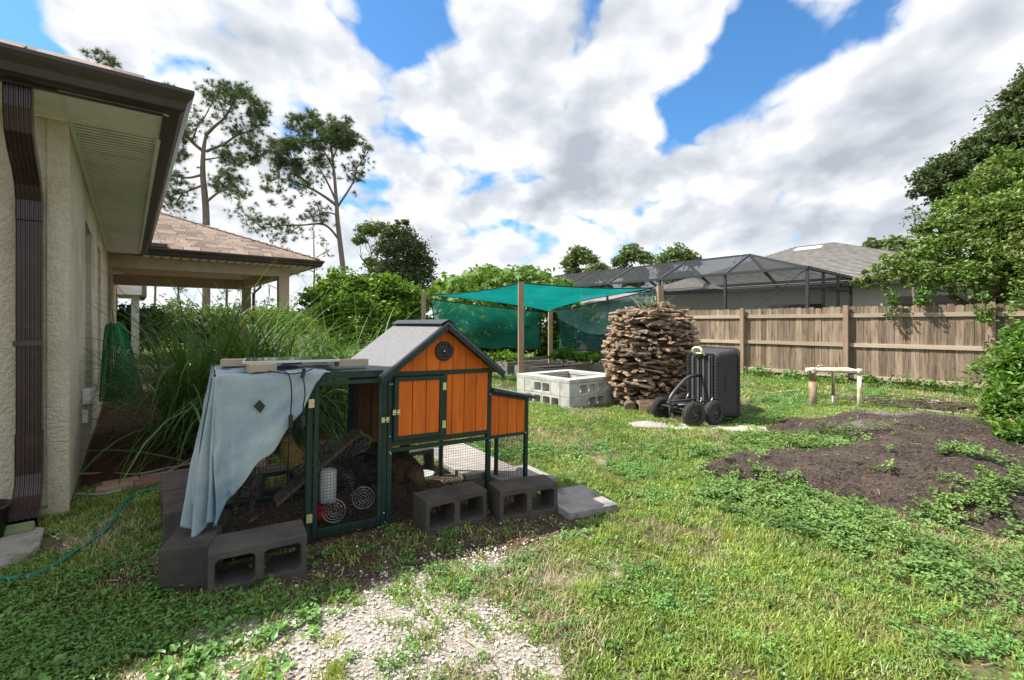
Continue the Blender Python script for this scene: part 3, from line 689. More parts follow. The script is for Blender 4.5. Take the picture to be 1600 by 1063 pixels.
# ---------------------------------------------------------------- boundary fence
F0 = Vector((7.94, 11.32, 0)); fz = -.30
fence = thing('wooden_fence', 'tall brown wooden privacy fence with posts and rails facing the yard', 'fence', (F0.x, F0.y, fz), (0,0,rz(-D1)))
pk = []
for k in range(6):
    w_ = .1375; h = 1.80+random.uniform(-.012,.012); c = .028
    mb = MB(); mb.prism([(0,0),(w_,0),(w_,h-c),(w_-c,h),(c,h),(0,h-c)], 0, .018); pk.append(mb.mesh('picket', M['fence']))
x_ = -10.0
while x_ < 5.2:
    link('picket', random.choice(pk), fence, (x_, random.uniform(0,.003), .03+random.uniform(-.008,.01)), (random.uniform(-.004,.004), random.uniform(-.004,.004), 0)); x_ += .1435+random.uniform(-.0015,.0015)
for k in range(-4, 3):
    xc = 2.44*k
    mb = MB(); mb.b2((xc-.05, -.135, -.1), (xc+.05, -.045, 1.86+random.uniform(-.01,.03))); mb.build('post', M['post_wood'], fence, bevel=.004)
    for zc in (.20, .93, 1.62):
        dz = random.uniform(-.01,.01)
        mb = MB(); mb.b2((-1.168,-.04,-.045), (1.168,-.002,.045)); mb.build('rail', M['rail'], fence, (xc+1.22, 0, zc+dz), (0, random.uniform(-.003,.003), 0), bevel=.003)
    mb = MB(); mb.b2((xc+.05,-.06,1.56),(xc+.075,-.042,1.66)); mb.build('bracket', M['gutter'], fence)

# ---------------------------------------------------------------- neighbour's house and pool cage
NB = Vector((10.5, 17.0, 0)); nang = rz(D2)        # local x = D2, y = D1
cage = thing('pool_cage', 'dark aluminium pool enclosure with grey screens rising behind the fence', 'screen enclosure', (NB.x, NB.y, -.3), (0,0,nang))
EZ = 3.43; RZ_ = 4.40; rs, rb = 2.1, 4.6
def beam(parent, a, b, w_=.07, nm='beam', m_='cage'): mb = MB(); mb.bar(a, b, w_, w_*1.0); return mb.build(nm, M[m_], parent)
ys = [0, 3.0, 6.05, 9.1, 12.1, 15]
for i, y_ in enumerate(ys):
    beam(cage, (0,y_,0), (0,y_,EZ-.04), .10 if i == 0 else .09, 'post')
    if 0 < i: 
        beam(cage, (0,y_,EZ), (rs,y_,RZ_), .08); beam(cage, (rs,y_,RZ_), (rb,y_,EZ-.1), .10)
beam(cage, (-.04,-.05,EZ), (-.04,15,EZ), .10); beam(cage, (rs,3,RZ_), (rs,15,RZ_), .08); beam(cage, (0,0,EZ), (rs,3.0,RZ_), .09); beam(cage, (rb,0,EZ-.1), (rs,3.0,RZ_), .09)
beam(cage, (0,-.03,EZ), (rb,-.03,EZ-.1), .10); beam(cage, (rb,0,EZ-.12), (rb,15,EZ-.12), .12)
for x_ in (1.55, 3.1, 4.6): beam(cage, (x_,0,0), (x_,0,EZ-.1), .09, 'post')
beam(cage, (0,0,2.75), (4.6,0,2.75), .07); beam(cage, (0,0,1.0), (0,15,1.0), .06); beam(cage, (0,.1,EZ-.1), (.0,2.9,1.2), .025, 'brace')
def screen(vs, m_='cage_screen'): mb = MB(); mb.add(vs, [tuple(range(len(vs)))]); return mb.build('screen', M[m_], cage)
screen([(0,0,EZ),(0,3,EZ),(rs,3,RZ_)])
for a, b in zip(ys[1:], ys[2:]): screen([(0,a,EZ),(0,b,EZ),(rs,b,RZ_),(rs,a,RZ_)]); screen([(rs,a,RZ_),(rs,b,RZ_),(rb,b,EZ-.1),(rb,a,EZ-.1)])
screen([(0,0,EZ),(rb,0,EZ-.1),(rs,3,RZ_)]); screen([(rb,0,EZ-.1),(rb,3,EZ-.1),(rs,3,RZ_)])
for a, b in zip(ys, ys[1:]): screen([(.0,a,.0),(.0,b,.0),(.0,b,EZ),(.0,a,EZ)], 'cage_wall')
screen([(0,0,0),(rb,0,0),(rb,0,EZ-.1),(0,0,EZ)], 'cage_wall')

nh = thing('neighbour_house', 'grey walled house with grey shingle hip roof beyond the fence', 'house', (NB.x, NB.y, -.3), (0,0,nang))
mb = MB(); mb.b2((5.1, -4.5, 0), (16, 9.6, 3.0)); mb.build('wall', M['grey_wall'], nh)
mb = MB(); mb.b2((5.1, 9.602, 0), (9.6, 16, 2.78)); mb.build('wall', M['grey_wall'], nh)
mb = MB(); mb.b2((5.09-.06, -4.4, .1), (5.088, -1.2, 2.5)); mb.build('sliding_door', M['glass'], nh)
mb = MB(); mb.b2((5.04, 7.6, 1.75), (5.098, 8.6, 2.35)); wn_ = mb.build('window', M['frame_white'], nh)
mb = MB(); mb.b2((5.02, 7.7, 1.82), (5.038, 8.5, 2.28)); mb.build('pane', M['glass'], wn_)
mb = MB(); mb.b2((4.95, 1.2, .1), (5.088, 3.4, 2.3)); mb.build('sliding_door', M['glass'], nh)
x0, x1, y0, y1, ze, zp = 4.5, 16.6, -5.1, 10.3, 3.1, 5.72
ry = (y0+7.6, y1-6.2); rx = 10.3
def rf(vs, nm='roof'): mb = MB(); mb.add(vs, [tuple(range(len(vs)))]); return mb.build(nm, M['grey_roof'], nh)
rf([(x0,y0,ze),(x0,y1,ze),(rx,ry[1],zp),(rx,ry[0],zp)]); rf([(x1,y0,ze),(x1,y1,ze),(rx,ry[1],zp),(rx,ry[0],zp)])
rf([(x0,y0,ze),(x1,y0,ze),(rx,ry[0],zp)]); rf([(x0,y1,ze),(x1,y1,ze),(rx,ry[1],zp)])
# courses on the visible slopes, real steps
for (nm, A_, B_, C_, D__) in (('w', (x0,y0,ze),(x0,y1,ze),(rx,ry[1],zp),(rx,ry[0],zp)), ('s', (x1,y0,ze),(x0,y0,ze),(rx,ry[0],zp),(rx,ry[0],zp))):
    mb = MB(); A_, B_, C_, D__ = map(Vector, (A_, B_, C_, D__)); nr = 34
    nrm_ = (B_-A_).cross(D__-A_).normalized(); nrm_ = nrm_ if nrm_.z > 0 else -nrm_
    for r__ in range(nr):
        t0, t1 = r__/nr, (r__+1)/nr
        a, b = A_.lerp(D__, t0), B_.lerp(C_, t0); c, d = B_.lerp(C_, t1), A_.lerp(D__, t1)
        mb.add([a+nrm_*.05, b+nrm_*.05, c+nrm_*.012, d+nrm_*.012, a+nrm_*.005, b+nrm_*.005], [(0,1,2,3),(4,5,1,0)])
    mb.build('shingle_courses', M['grey_roof'], nh, kind='stuff')
mb = MB(); mb.b2((4.38,-5.2,2.98),(4.499,10.4,3.13)); mb.b2((4.5,-5.22,2.98),(16.7,-5.101,3.13)); mb.build('fascia', M['cage'], nh)
mb = MB(); mb.box((9.7, 3.4, 5.46), (.45, 1.3, .07), (0, -.42, 0)); mb.build('skylight', M['frame_white'], nh)
mb = MB(); mb.tube([(8.9,6.6,5.0),(8.9,6.6,5.45)], .1, 8); mb.tube([(8.6,6.9,4.9),(8.6,6.9,5.3)], .06, 8); mb.build('vent_pipe', M['frame_white'], nh)
mb = MB(); mb.add([(4.7,10.32,2.8),(4.7,16.4,2.8),(7.4,13.4,3.95)], [(0,1,2)]); mb.add([(4.7,10.32,2.8),(10,10.32,2.8),(7.4,13.4,3.95)], [(0,1,2)]); mb.add([(10,16.4,2.8),(4.7,16.4,2.8),(7.4,13.4,3.95)], [(0,1,2)]); mb.add([(2.6,5.2,3.12),(2.6,9.0,3.12),(4.5,7.1,3.9)], [(0,1,2)]); mb.add([(2.6,5.2,3.12),(4.6,5.2,3.12),(4.5,7.1,3.9)], [(0,1,2)]); mb.add([(2.6,9.0,3.12),(4.6,9,3.12),(4.5,7.1,3.9)], [(0,1,2)]); mb.build('porch_roof', M['grey_roof'], nh)
# ---------------------------------------------------------------- chicken coop
CA = Vector((-.72, 2.73, 0.0)); CANG = math.atan2(.5478, .8366); ROLL = R(1.0)
CM = Matrix.Translation(CA) @ Euler((0, ROLL, CANG)).to_matrix().to_4x4()
def CP(x, y, z): return CM @ Vector((x, y, z))
coop = thing('chicken_coop', 'orange and dark green chicken coop with gabled hen house, mesh run and nest box', 'chicken coop', CA, (0, ROLL, CANG))
GF, OR = M['green_frame'], M['orange']
PT = .875; PX = -.835; DP = .75
def fr(name, p0, p1, mt=None, bev=.002, parent=None): return MB().b2(p0, p1).build(name, mt or GF, parent or coop, bevel=bev)
def wires(p0, ux, uz, w_, h_, name='wire_mesh', sp=.0165, r_=.0006, parent=None):
    """welded wire panel: p0 corner, ux/uz unit vectors"""
    p0 = Vector(p0); ux = Vector(ux); uz = Vector(uz); mb = MB(); nn = ux.cross(uz)
    for k in range(1, int(w_/sp)+1): a = p0+ux*(k*sp); mb.bar(a, a+uz*h_, 2*r_, 2*r_)
    for k in range(1, int(h_/sp)+1): a = p0+uz*(k*sp)+nn*(2*r_); mb.bar(a, a+ux*w_, 2*r_, 2*r_)
    return mb.build(name, M['wire'], parent or coop)
# run
for (x_, y_) in ((PX,0), (PX,DP-.03), (-.415,DP-.03), (-.03,DP-.03)): fr('post', (x_, y_, 0), (x_+.03, y_+.03, PT-.03))
fr('post', (-.432, 0, -.01), (-.402, .03, PT-.032)); fr('post', (-.030, 0, -.02), (-.003, .03, PT-.032))
fr('rail', (PX, 0, PT-.03), (0, .03, PT)); fr('rail', (PX, DP-.03, PT-.03), (0, DP, PT)); fr('rail', (PX, .03, PT-.03), (PX+.03, DP-.03, PT))
fr('rail', (-.415, .03, PT-.031), (-.39, DP-.03, PT-.003))
for (a, b) in ((PX+.03, -.432), (-.402, -.030)): fr('rail', (a, .004, 0.005), (b, .02, .03))
fr('rail', (PX+.03, DP-.03, .0), (-.415, DP-.005, .03)); fr('rail', (-.385, DP-.03, .0), (-.03, DP-.005, .03)); fr('rail', (PX, .03, .0), (PX+.025, DP-.03, .03))
# run door (right hand panel): its own frame
door = MB().b2((-.398,-.012,.035),(-.375,.003,.835)).build('run_door', GF, coop, bevel=.002)
for p0, p1 in (((-.056,-.012,.035),(-.034,.003,.835)), ((-.374,-.011,.812),(-.057,.002,.835)), ((-.374,-.011,.035),(-.057,.002,.055))): fr('door_frame', p0, p1, parent=door)
wires((-.39,.006,.03), (1,0,0), (0,0,1), .35, .81, parent=door)
wires((PX+.02,.010,.02), (1,0,0), (0,0,1), .40, .83)
wires((PX+.012,.02,.02), (0,1,0), (0,0,1), DP-.04, .83)
wires((PX+.02,DP-.012,.02), (1,0,0), (0,0,1), .79, .83, sp=.02)
for z_ in (.70, .10):
    fr('hinge', (-.428,-.016,z_), (-.400,-.0125,z_+.045), M['brass'], 0)
def latch(x_, z_, y_):
    mb = MB(); mb.b2((x_-.022,y_-.003,z_-.015),(x_-.004,y_,z_+.015)); mb.b2((x_+.004,y_-.003,z_-.015),(x_+.022,y_,z_+.015)); mb.tube([(x_-.018,y_-.008,z_),(x_+.018,y_-.008,z_)], .004, 8); mb.lathe([(0,0),(.007,0),(.007,.006),(0,.006)], (x_+.008,y_-.016,z_), 10, 'y')
    return mb.build('latch', M['brass'], coop)
latch(-.018, .600, -.013); latch(.042, .640, -.027)
# hen house frame
HW = .69; HF = .43
for (x_, y_) in ((0,0), (HW-.028,0), (0,DP-.03), (HW-.028,DP-.03)): fr('leg', (x_, y_-.002, -.02), (x_+.028, y_+.028, .868))
fr('beam', (.028,-.004,.842), (HW-.028,.022,.868)); fr('beam', (.028,-.004,.445), (HW-.028,.022,.470)); fr('beam', (.028,-.001,.405), (HW-.028,.02,.428))
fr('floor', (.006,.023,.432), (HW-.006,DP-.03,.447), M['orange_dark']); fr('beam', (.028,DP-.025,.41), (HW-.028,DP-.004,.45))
fr('mullion', (.342,-.005,.470), (.368,.018,.842))
# left door with frame, three boards
hd = MB().b2((.030,-.024,.474),(.055,-.006,.838)).build('house_door', GF, coop, bevel=.002)
for p0, p1 in (((.315,-.024,.474),(.340,-.006,.838)), ((.055,-.0235,.474),(.315,-.0065,.497)), ((.055,-.0235,.815),(.315,-.0065,.838))): fr('door_frame', p0, p1, parent=hd)
bw = (.315-.055)/3
for k in range(3): fr('board', (.0568+bw*k, -.016, .498), (.0545+bw*(k+1)-.0022, -.009, .8145), OR, .0015, hd)
xs_ = [.3685, .405, .490, .575, HW-.0285]
for a, b in zip(xs_, xs_[1:]): fr('board', (a+.0018, .001, .4705), (b-.0018, .010, .8415), OR, .0015)
for z_ in (.75, .52): fr('hinge', (.330,-.029,z_), (.352,-.0245,z_+.045), M['brass'], 0)
mb = MB()
for (x_, z_) in ((.010,.80),(.022,.80),(.014,.50),(HW-.012,.70),(HW-.012,.40),(.02,.40),(-.015,.07),(.014,.41),(HW+.27,.42),(HW-.014,.86)): mb.lathe([(0,0),(.0045,0),(.003,-.003),(0,-.003)], (x_,-.0045,z_), 8, 'y')
mb.build('screws', M['screw'], coop)
fr('seam_shade_sheet', (.03,.0125,.4705), (HW-.03,.0145,.8415), M['roof_trim'], 0)  # dark sheets added behind the boards so their seams look shaded
MB().prism([(.01,.869),(HW-.01,.869),(.345,1.115)], .0125, .0145).build('seam_shade_sheet', M['roof_trim'], coop)
fr('seam_shade_sheet', (.056,-.0085,.498), (.3145,-.0070,.8145), M['roof_trim'], 0, hd)
# gable boards under the slope
AX, AZ = .345, 1.135; SL = (AZ-.872)/.345
cuts = [.004, .062, .148, .234, .32, .41, .498, .585, .662, HW-.004]
for a, b in zip(cuts, cuts[1:]):
    za = AZ-SL*abs(a-AX)-.012; zb = AZ-SL*abs(b-AX)-.012; pl = [(a+.0018,.869),(b-.0018,.869),(b-.0018,max(zb,.872))]
    if a < AX < b: pl.append((AX, AZ-.012))
    pl.append((a+.0018,max(za,.872)))
    MB().prism(pl, .001, .010).build('board', OR, coop)
mb = MB(); mb.lathe([(.040,-.004),(.044,-.012),(.058,-.012),(.060,-.004),(.060,.002)], (AX,.0,.985), 28, 'y'); vent = mb.build('round_vent', M['black_plastic'], coop)
MB().lathe([(0,-.001),(.043,-.001)], (AX,.0,.985), 28, 'y').build('vent_back', M['roof_trim'], vent)
for k in range(6):
    a = R(60*k+15); mb = MB(); mb.bar((AX+.008*math.cos(a),-.006,.985+.008*math.sin(a)), (AX+.042*math.cos(a),-.004,.985+.042*math.sin(a)), .014, .003, up=(0,1,0)); mb.build('vent_blade', M['black_plastic'], vent)
MB().lathe([(0,-.014),(.006,-.012),(.006,-.004)], (AX,.0,.985), 10, 'y').build('vent_screw', M['screw'], vent)
MB().lathe([(.008,-.012),(.013,-.010),(.013,-.003)], (AX,.0,.985), 14, 'y').build('vent_hub', M['black_plastic'], vent)
# roof: two felt slabs, trims, ridge cap
EX = .06; y0_, y1_ = -.06, DP+.07
for sgn, xe in ((-1, -EX), (1, HW+EX)):
    ze_ = AZ-SL*abs(xe-AX)+.012; zt = AZ+.016
    rp = MB().prism([(AX, zt), (xe, ze_), (xe, ze_+.010), (AX, zt+.012)], y0_, y1_).build('roof_panel', M['coop_roof'], coop)
    MB().prism([(AX+sgn*.001, zt-.036), (xe, ze_-.034), (xe, ze_-.002), (AX+sgn*.001, zt-.003)], y0_-.004, y0_+.016).build('bargeboard', GF, coop, bevel=.002)
    MB().prism([(AX+sgn*.001, zt-.036), (xe, ze_-.034), (xe, ze_-.002), (AX+sgn*.001, zt-.003)], y1_-.016, y1_+.004).build('bargeboard', GF, coop)
    MB().prism([(AX+sgn*.002, zt+.0125), (xe, ze_+.0105), (xe, ze_+.0145), (AX+sgn*.002, zt+.0165)], y0_-.006, y0_+.022).build('edge_trim', M['roof_trim'], coop)
    MB().prism([(xe, ze_-.004), (xe+sgn*.006, ze_-.006), (xe+sgn*.006, ze_+.014), (xe, ze_+.014)], y0_-.002, y1_).build('edge_trim', M['roof_trim'], coop)
MB().prism([(AX, zt+.024), (AX-.05, zt-.014+.012), (AX-.05, zt-.010+.012), (AX, zt+.028), (AX+.05, zt-.010+.012), (AX+.05, zt-.014+.012)], y0_-.004, y1_).build('ridge_cap', M['roof_trim'], coop)
# other walls of the hen house, boards
for k in range(7):
    a = .03+k*(DP-.06)/7; b = a+(DP-.06)/7-.0015
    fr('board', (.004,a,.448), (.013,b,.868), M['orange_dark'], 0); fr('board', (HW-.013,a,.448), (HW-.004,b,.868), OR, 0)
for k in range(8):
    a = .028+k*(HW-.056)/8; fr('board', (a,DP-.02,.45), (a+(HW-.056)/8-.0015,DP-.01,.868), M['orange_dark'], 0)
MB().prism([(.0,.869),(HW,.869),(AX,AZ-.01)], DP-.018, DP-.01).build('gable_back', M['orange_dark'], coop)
fr('door_post', (-.004,.30,.45), (.003,.33,.84)); fr('door_post', (-.004,.62,.45), (.003,.65,.84)); fr('door_post', (-.0045,.331,.80), (.0025,.62,.83))
wires((.028,.006,.0), (1,0,0), (0,0,1), HW-.056, .40); wires((.028,DP-.015,.0), (1,0,0), (0,0,1), HW-.056, .40, sp=.02)
fr('mid_post', (.34,DP-.03,0), (.362,DP-.012,.41))
# nest box
NX0, NX1, ND = HW+.001, HW+.30, .42
fr('leg', (NX1-.024, .004, -.12), (NX1, .030, .66)); fr('leg', (NX1-.024, ND-.03, -.12), (NX1, ND-.004, .66))
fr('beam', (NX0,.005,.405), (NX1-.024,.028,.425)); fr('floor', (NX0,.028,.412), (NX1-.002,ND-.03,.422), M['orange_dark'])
zl, zr2 = .715, .655
MB().prism([(NX0, zl-.022), (NX1-.024, zr2-.018), (NX1-.024, zr2+.002), (NX0, zl)], .004, .028).build('beam', GF, coop, bevel=.002)
bx_ = [NX0+.001, NX0+.063, NX0+.134, NX0+.205, NX1-.025]
for a, b in zip(bx_, bx_[1:]):
    za = zl-.023-(a-NX0)*(.06/.30)*.9; zb = zl-.023-(b-NX0)*(.06/.30)*.9
    MB().prism([(a+.0018,.4255),(b-.0018,.4255),(b-.0018,zb),(a+.0018,za)], .010, .018).build('board', OR, coop, bevel=.001)
for k in range(4): fr('board', (NX1-.012, .031+k*.088, .412), (NX1-.003, .031+(k+1)*.088-.0015, .66), OR, 0)
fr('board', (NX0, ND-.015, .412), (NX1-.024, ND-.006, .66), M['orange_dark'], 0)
MB().prism([(NX0-.0, zl+.002), (NX1+.045, zr2-.008), (NX1+.045, zr2+.008), (NX0, zl+.020)], -.03, ND+.02).build('nest_roof', M['roof_trim'], coop, bevel=.002)
MB().prism([(NX0+.01, zl+.0195), (NX1+.043, zr2+.0095), (NX1+.043, zr2+.013), (NX0+.01, zl+.023)], -.026, ND+.016).build('nest_felt', M['coop_roof'], coop)
wires((NX0,.012,.0), (1,0,0), (0,0,1), .27, .405, sp=.0165); wires((NX1-.012,.03,-.02), (0,1,0), (0,0,1), ND-.06, .42, sp=.0165)
# roof panel of the run
fr('run_roof', (PX+.002,.002,PT+.001), (-.03,DP-.002,PT+.007), M['green_frame'], 0)

# ---- ramp
MB().bar((-.52,.42,.10), (-.06,.40,.46), .17, .016, up=(0,0,1)).build('ramp', M['bark'], coop)
for k in range(5):
    t_ = .12+k*.19; p = Vector((-.52,.42,.10)).lerp(Vector((-.06,.40,.46)), t_)+Vector((-.006,0,.010)); MB().b2(p-Vector((.008,.075,.002)), p+Vector((.008,.075,.008))).build('cleat', M['bark'], coop)

# ---------------------------------------------------------------- pale cloth over the run
def cloth():
    """draped over top, front and left side; heights follow a hem that rises to the right"""
    nu, nv = 130, 110; vs = []; fs = []; keepv = []
    x0 = PX-.006; z0 = PT+.012
    hem = [(-.88,.13),(-.836,.20),(-.799,.29),(-.748,.365),(-.681,.44),(-.584,.525),(-.535,.595),(-.468,.695),(-.408,.81),(-.36,.88),(-.33,.905)]
    def hz_(x):
        for (a, za), (b, zb) in zip(hem, hem[1:]):
            if x <= b: return za+(zb-za)*max(0, (x-a)/(b-a))
        return .9
    # front + top sheet
    for i in range(nu):
        x = x0+(i/(nu-1))*.52
        zb = hz_(x); fall = max(0, z0-zb); topd = .60-.36*max(0,(x-x0-.25)/.27)
        for j in range(nv):
            s_ = j/(nv-1)*(topd+fall)
            if s_ <= topd:
                y = topd-s_; z = z0+.004*math.sin(x*30+y*9)+.004*math.sin(y*23-x*11)
                if y < .02: z -= (.02-y)*.3
                vs.append((x, y-.008, z))
            else:
                d = s_-topd; z = z0-.006-d
                nz = float(fbm(x*5+d*3.2, d*2.2-x*3, 1.6, 3, 12))-.5; n2 = float(fbm((x+d)*16, (d-x)*3, 1.0, 3, 19))-.5
                fold = .045*nz*min(1, d*2)+.045*n2*min(1, max(0,d-.08)*2)*(.25+max(0,(x+.72)*2.0))
                fold += .022*max(0, 1-abs(x-x0)/.10)*math.sin(x*90+d*3+nz*6)*min(1,d*3)
                ang_ = math.atan2(z0-z, (-.20-x)+1e-4); fold += .006*math.sin(ang_*21+nz*7)*min(1, d*4)*max(0,min(1,(x+.80)*3))
                y = -.030-.022*min(1, d*3)-fold*.9-.018*d
                bl = max(0, (d-.62))*1.4
                vs.append((x+.01*math.sin(d*9+x*20)*min(1,d*2)-bl*.09, y-.05*bl*math.sin(x*60), z+.01*math.sin(x*45)*(d > fall*.93)))
    for i in range(nu-1):
        for j in range(nv-1):
            fs.append((i*nv+j, (i+1)*nv+j, (i+1)*nv+j+1, i*nv+j+1))
    n0 = len(vs)
    # left side flap
    nu2, nv2 = 60, 70
    for i in range(nu2):
        y = -.03+(i/(nu2-1))*.78; dep = .60-.06*abs(math.sin(i*.22))-.10*(i/(nu2-1))
        for j in range(nv2):
            d = j/(nv2-1)*dep
            f = (.016*math.sin(y*42+d*2)+.05*(float(fbm(y*9,d*2.5,1,3,44))-.5))*min(1,d*3)+.03*max(0,.10-y)/.13*math.sin(d*4+.5)
            vs.append((x0-.004-abs(f)*1.3-.08*d*d-.012*min(1,d*6), y-.06*d*max(0,1-i/14), z0-.004-d))
    for i in range(nu2-1):
        for j in range(nv2-1): fs.append((n0+i*nv2+j, n0+(i+1)*nv2+j, n0+(i+1)*nv2+j+1, n0+i*nv2+j+1))
    # bunched corner between front and side
    n1_ = len(vs); nu3, nv3 = 34, 80
    for i in range(nu3):
        t_ = i/(nu3-1); a = math.pi*.5*t_
        for j in range(nv3):
            d = j/(nv3-1)*(.70-.04*math.sin(t_*9)); g = min(1, d*2.5)
            r_ = .026+.022*g*(1+math.sin(t_*19+d*3+5*float(fbm(t_*3,d*2,1,2,8))))+.04*d*d
            vs.append((x0+.015-r_*math.sin(a)*1.3-.10*d*d*t_, -.012-r_*math.cos(a), z0-.004-d))
    for i in range(nu3-1):
        for j in range(nv3-1): fs.append((n1_+i*nv3+j, n1_+(i+1)*nv3+j, n1_+(i+1)*nv3+j+1, n1_+i*nv3+j+1))
    mb = MB(); mb.add(vs, fs, 0, True); return mb
cb = cloth()
me = bpy.data.meshes.new('cloth_sheet'); me.from_pydata(cb.v, [], cb.f); me.materials.append(M['cloth']); me.polygons.foreach_set('use_smooth', [True]*len(me.polygons))
sh = tag(link('cloth_sheet', me, None, CA, (0,ROLL,CANG)), 'faded pale blue bed sheet draped over the left end of the chicken run', 'sheet')
so = sh.modifiers.new('thick', 'SOLIDIFY'); so.thickness = .0016
MB().prism([(-.685,.735),(-.655,.70),(-.635,.735),(-.66,.765)], -.062, -.056).build('hole', M['black_plastic'], sh)
# ---- solar panel, timber offcuts, cables
def cthing(name, label, cat, x, y, z, rz_=0, ry=0, rx=0, group=None):
    p = CP(x, y, z); return thing(name, label, cat, p, (rx, ROLL+ry, CANG+rz_), group)
t = cthing('solar_panel', 'thin framed solar panel lying on timber offcuts on top of the coop run', 'solar panel', -.47, .27, PT+.052, R(-6), R(-.5), R(0))
MB().b2((-.24,-.15,0),(.24,.15,.014)).build('panel_frame', M['alu'], t, bevel=.002)
MB().b2((-.228,-.138,.0142),(.228,.138,.0155)).build('solar_cells', M['cell'], t)
MB().b2((-.05,-.03,-.018),(.05,.03,-.0005)).build('junction_box', M['black_plastic'], t)
for (x_, y_, L_, a_, lab) in ((-.72,.43,.17,-12,'timber offcut at the back left corner of the covered run top'), (-.645,.035,.125,4,'short timber offcut propping the front left corner of the solar panel'),
                             (-.27,.48,.10,-25,'short timber block standing behind the right end of the solar panel'), (-.155,.20,.185,12,'long pale timber offcut beside the hen house roof')):
    p = CP(x_, y_, PT+.021); o = MB().box((0,0,.019), (L_,.085 if L_ < .18 else .06,.038)).build('timber_offcut', M['pine_wood'], None, p, (0,ROLL,CANG+R(a_)), .002); tag(o, lab, 'timber')
def ccable(pts, label, r_=.0035):
    pts = [CP(*p) for p in pts]; c = MB().tube([p-pts[0] for p in pts], r_, 6).build('cable', M['black_plastic'], None, pts[0]); tag(c, label, 'cable'); return c, pts
def smooth(pts, n=6):
    out = []; P_ = [Vector(p) for p in pts]; P_ = [P_[0]*2-P_[1]]+P_+[P_[-1]*2-P_[-2]]
    for i in range(1, len(P_)-2):
        for k in range(n):
            t_ = k/n; a, b, c, d = P_[i-1:i+3]
            out.append(.5*((2*b)+(c-a)*t_+(2*a-5*b+4*c-d)*t_*t_+(3*b-a-3*c+d)*t_**3))
    return out+[P_[-2]]
c1, pp = ccable(smooth([(-.60,.12,.91),(-.57,.02,.90),(-.54,-.03,.892),(-.527,-.075,.86),(-.520,-.08,.78),(-.523,-.085,.70),(-.523,-.085,.62),(-.527,-.07,.50),(-.52,-.02,.38),(-.50,-.005,.25),(-.49,.0,.12)]), 'left black cable with inline plug hanging down the cloth on the run')
MB().box(CP(-.523,-.087,.655)-pp[0], (.020,.018,.062), (0,0,CANG)).build('plug', M['black_plastic'], c1, bevel=.004)
c2, pp = ccable(smooth([(-.44,.20,.93),(-.455,.02,.925),(-.462,-.03,.895),(-.463,-.07,.85),(-.457,-.075,.78),(-.465,-.08,.72),(-.463,-.075,.62),(-.45,-.05,.56)]), 'right black cable with inline plug hanging beside the other cable')
MB().box(CP(-.464,-.08,.645)-pp[0], (.020,.018,.060), (0,0,CANG)).build('plug', M['black_plastic'], c2, bevel=.004)
MB().box(CP(-.462,-.045,.885)-pp[0], (.016,.016,.05), (0,.2,CANG)).build('connector', M['black_plastic'], c2, bevel=.003)
ccable(smooth([(-.62,-.02,.900),(-.56,-.045,.890),(-.50,-.05,.885),(-.43,-.04,.90),(-.41,-.02,.915),(-.45,.03,.915)]), 'black cable looping along the front edge of the run top')

# ---------------------------------------------------------------- hens
def feather(name, a, b, sc_=90, wave=True):
    m = mat(name, a, b, 30, .8, .6, 80, contrast=(.4,.6))
    if wave:
        n_, l_ = m.node_tree.nodes, m.node_tree.links; tc_ = n_.new('ShaderNodeTexCoord'); wv = n_.new('ShaderNodeTexWave'); wv.inputs['Scale'].default_value = sc_; wv.inputs['Distortion'].default_value = 6; wv.inputs['Detail Scale'].default_value = 3
        wv.bands_direction = 'DIAGONAL'; l_.new(tc_.outputs['Object'], wv.inputs[0]); mx_ = n_.new('ShaderNodeMix'); mx_.data_type = 'RGBA'; l_.new(wv.outputs['Fac'], mx_.inputs[0])
        mx_.inputs[6].default_value = (*a, 1); mx_.inputs[7].default_value = (*b, 1); l_.new(mx_.outputs[2], n_['Principled BSDF'].inputs['Base Color'])
    return m
M['barred'] = feather('barred', (.025,.024,.024), (.34,.33,.32), 22); M['black_hen'] = feather('black_hen', (.012,.011,.011), (.04,.035,.03), 20, False)
M['lace'] = feather('lace', (.016,.014,.012), (.22,.20,.17), 26); M['gold'] = mat('gold', (.38,.22,.06), (.52,.34,.11), 40, .8, .5, 90); M['brown_hen'] = mat('brown_hen', (.05,.028,.015), (.15,.08,.03), 24, .85, .5, 80)
M['comb'] = mat('comb', (.42,.03,.02), (.5,.05,.03), 20, .5); M['beak'] = mat('beak', (.45,.34,.12), None, 5, .5)
def skin(name, verts, edges, rad, m_, parent, root=0, sub=2):
    me = bpy.data.meshes.new(name); me.from_pydata(verts, edges, []); me.materials.append(m_); o = link(name, me, parent)
    s_ = o.modifiers.new('skin', 'SKIN'); s_.use_smooth_shade = True
    for i, v in enumerate(me.skin_vertices[0].data): v.radius = rad[i] if isinstance(rad[i], tuple) else (rad[i], rad[i]); v.use_root = (i == root)
    u_ = o.modifiers.new('sub', 'SUBSURF'); u_.levels = sub; u_.render_levels = sub; return o
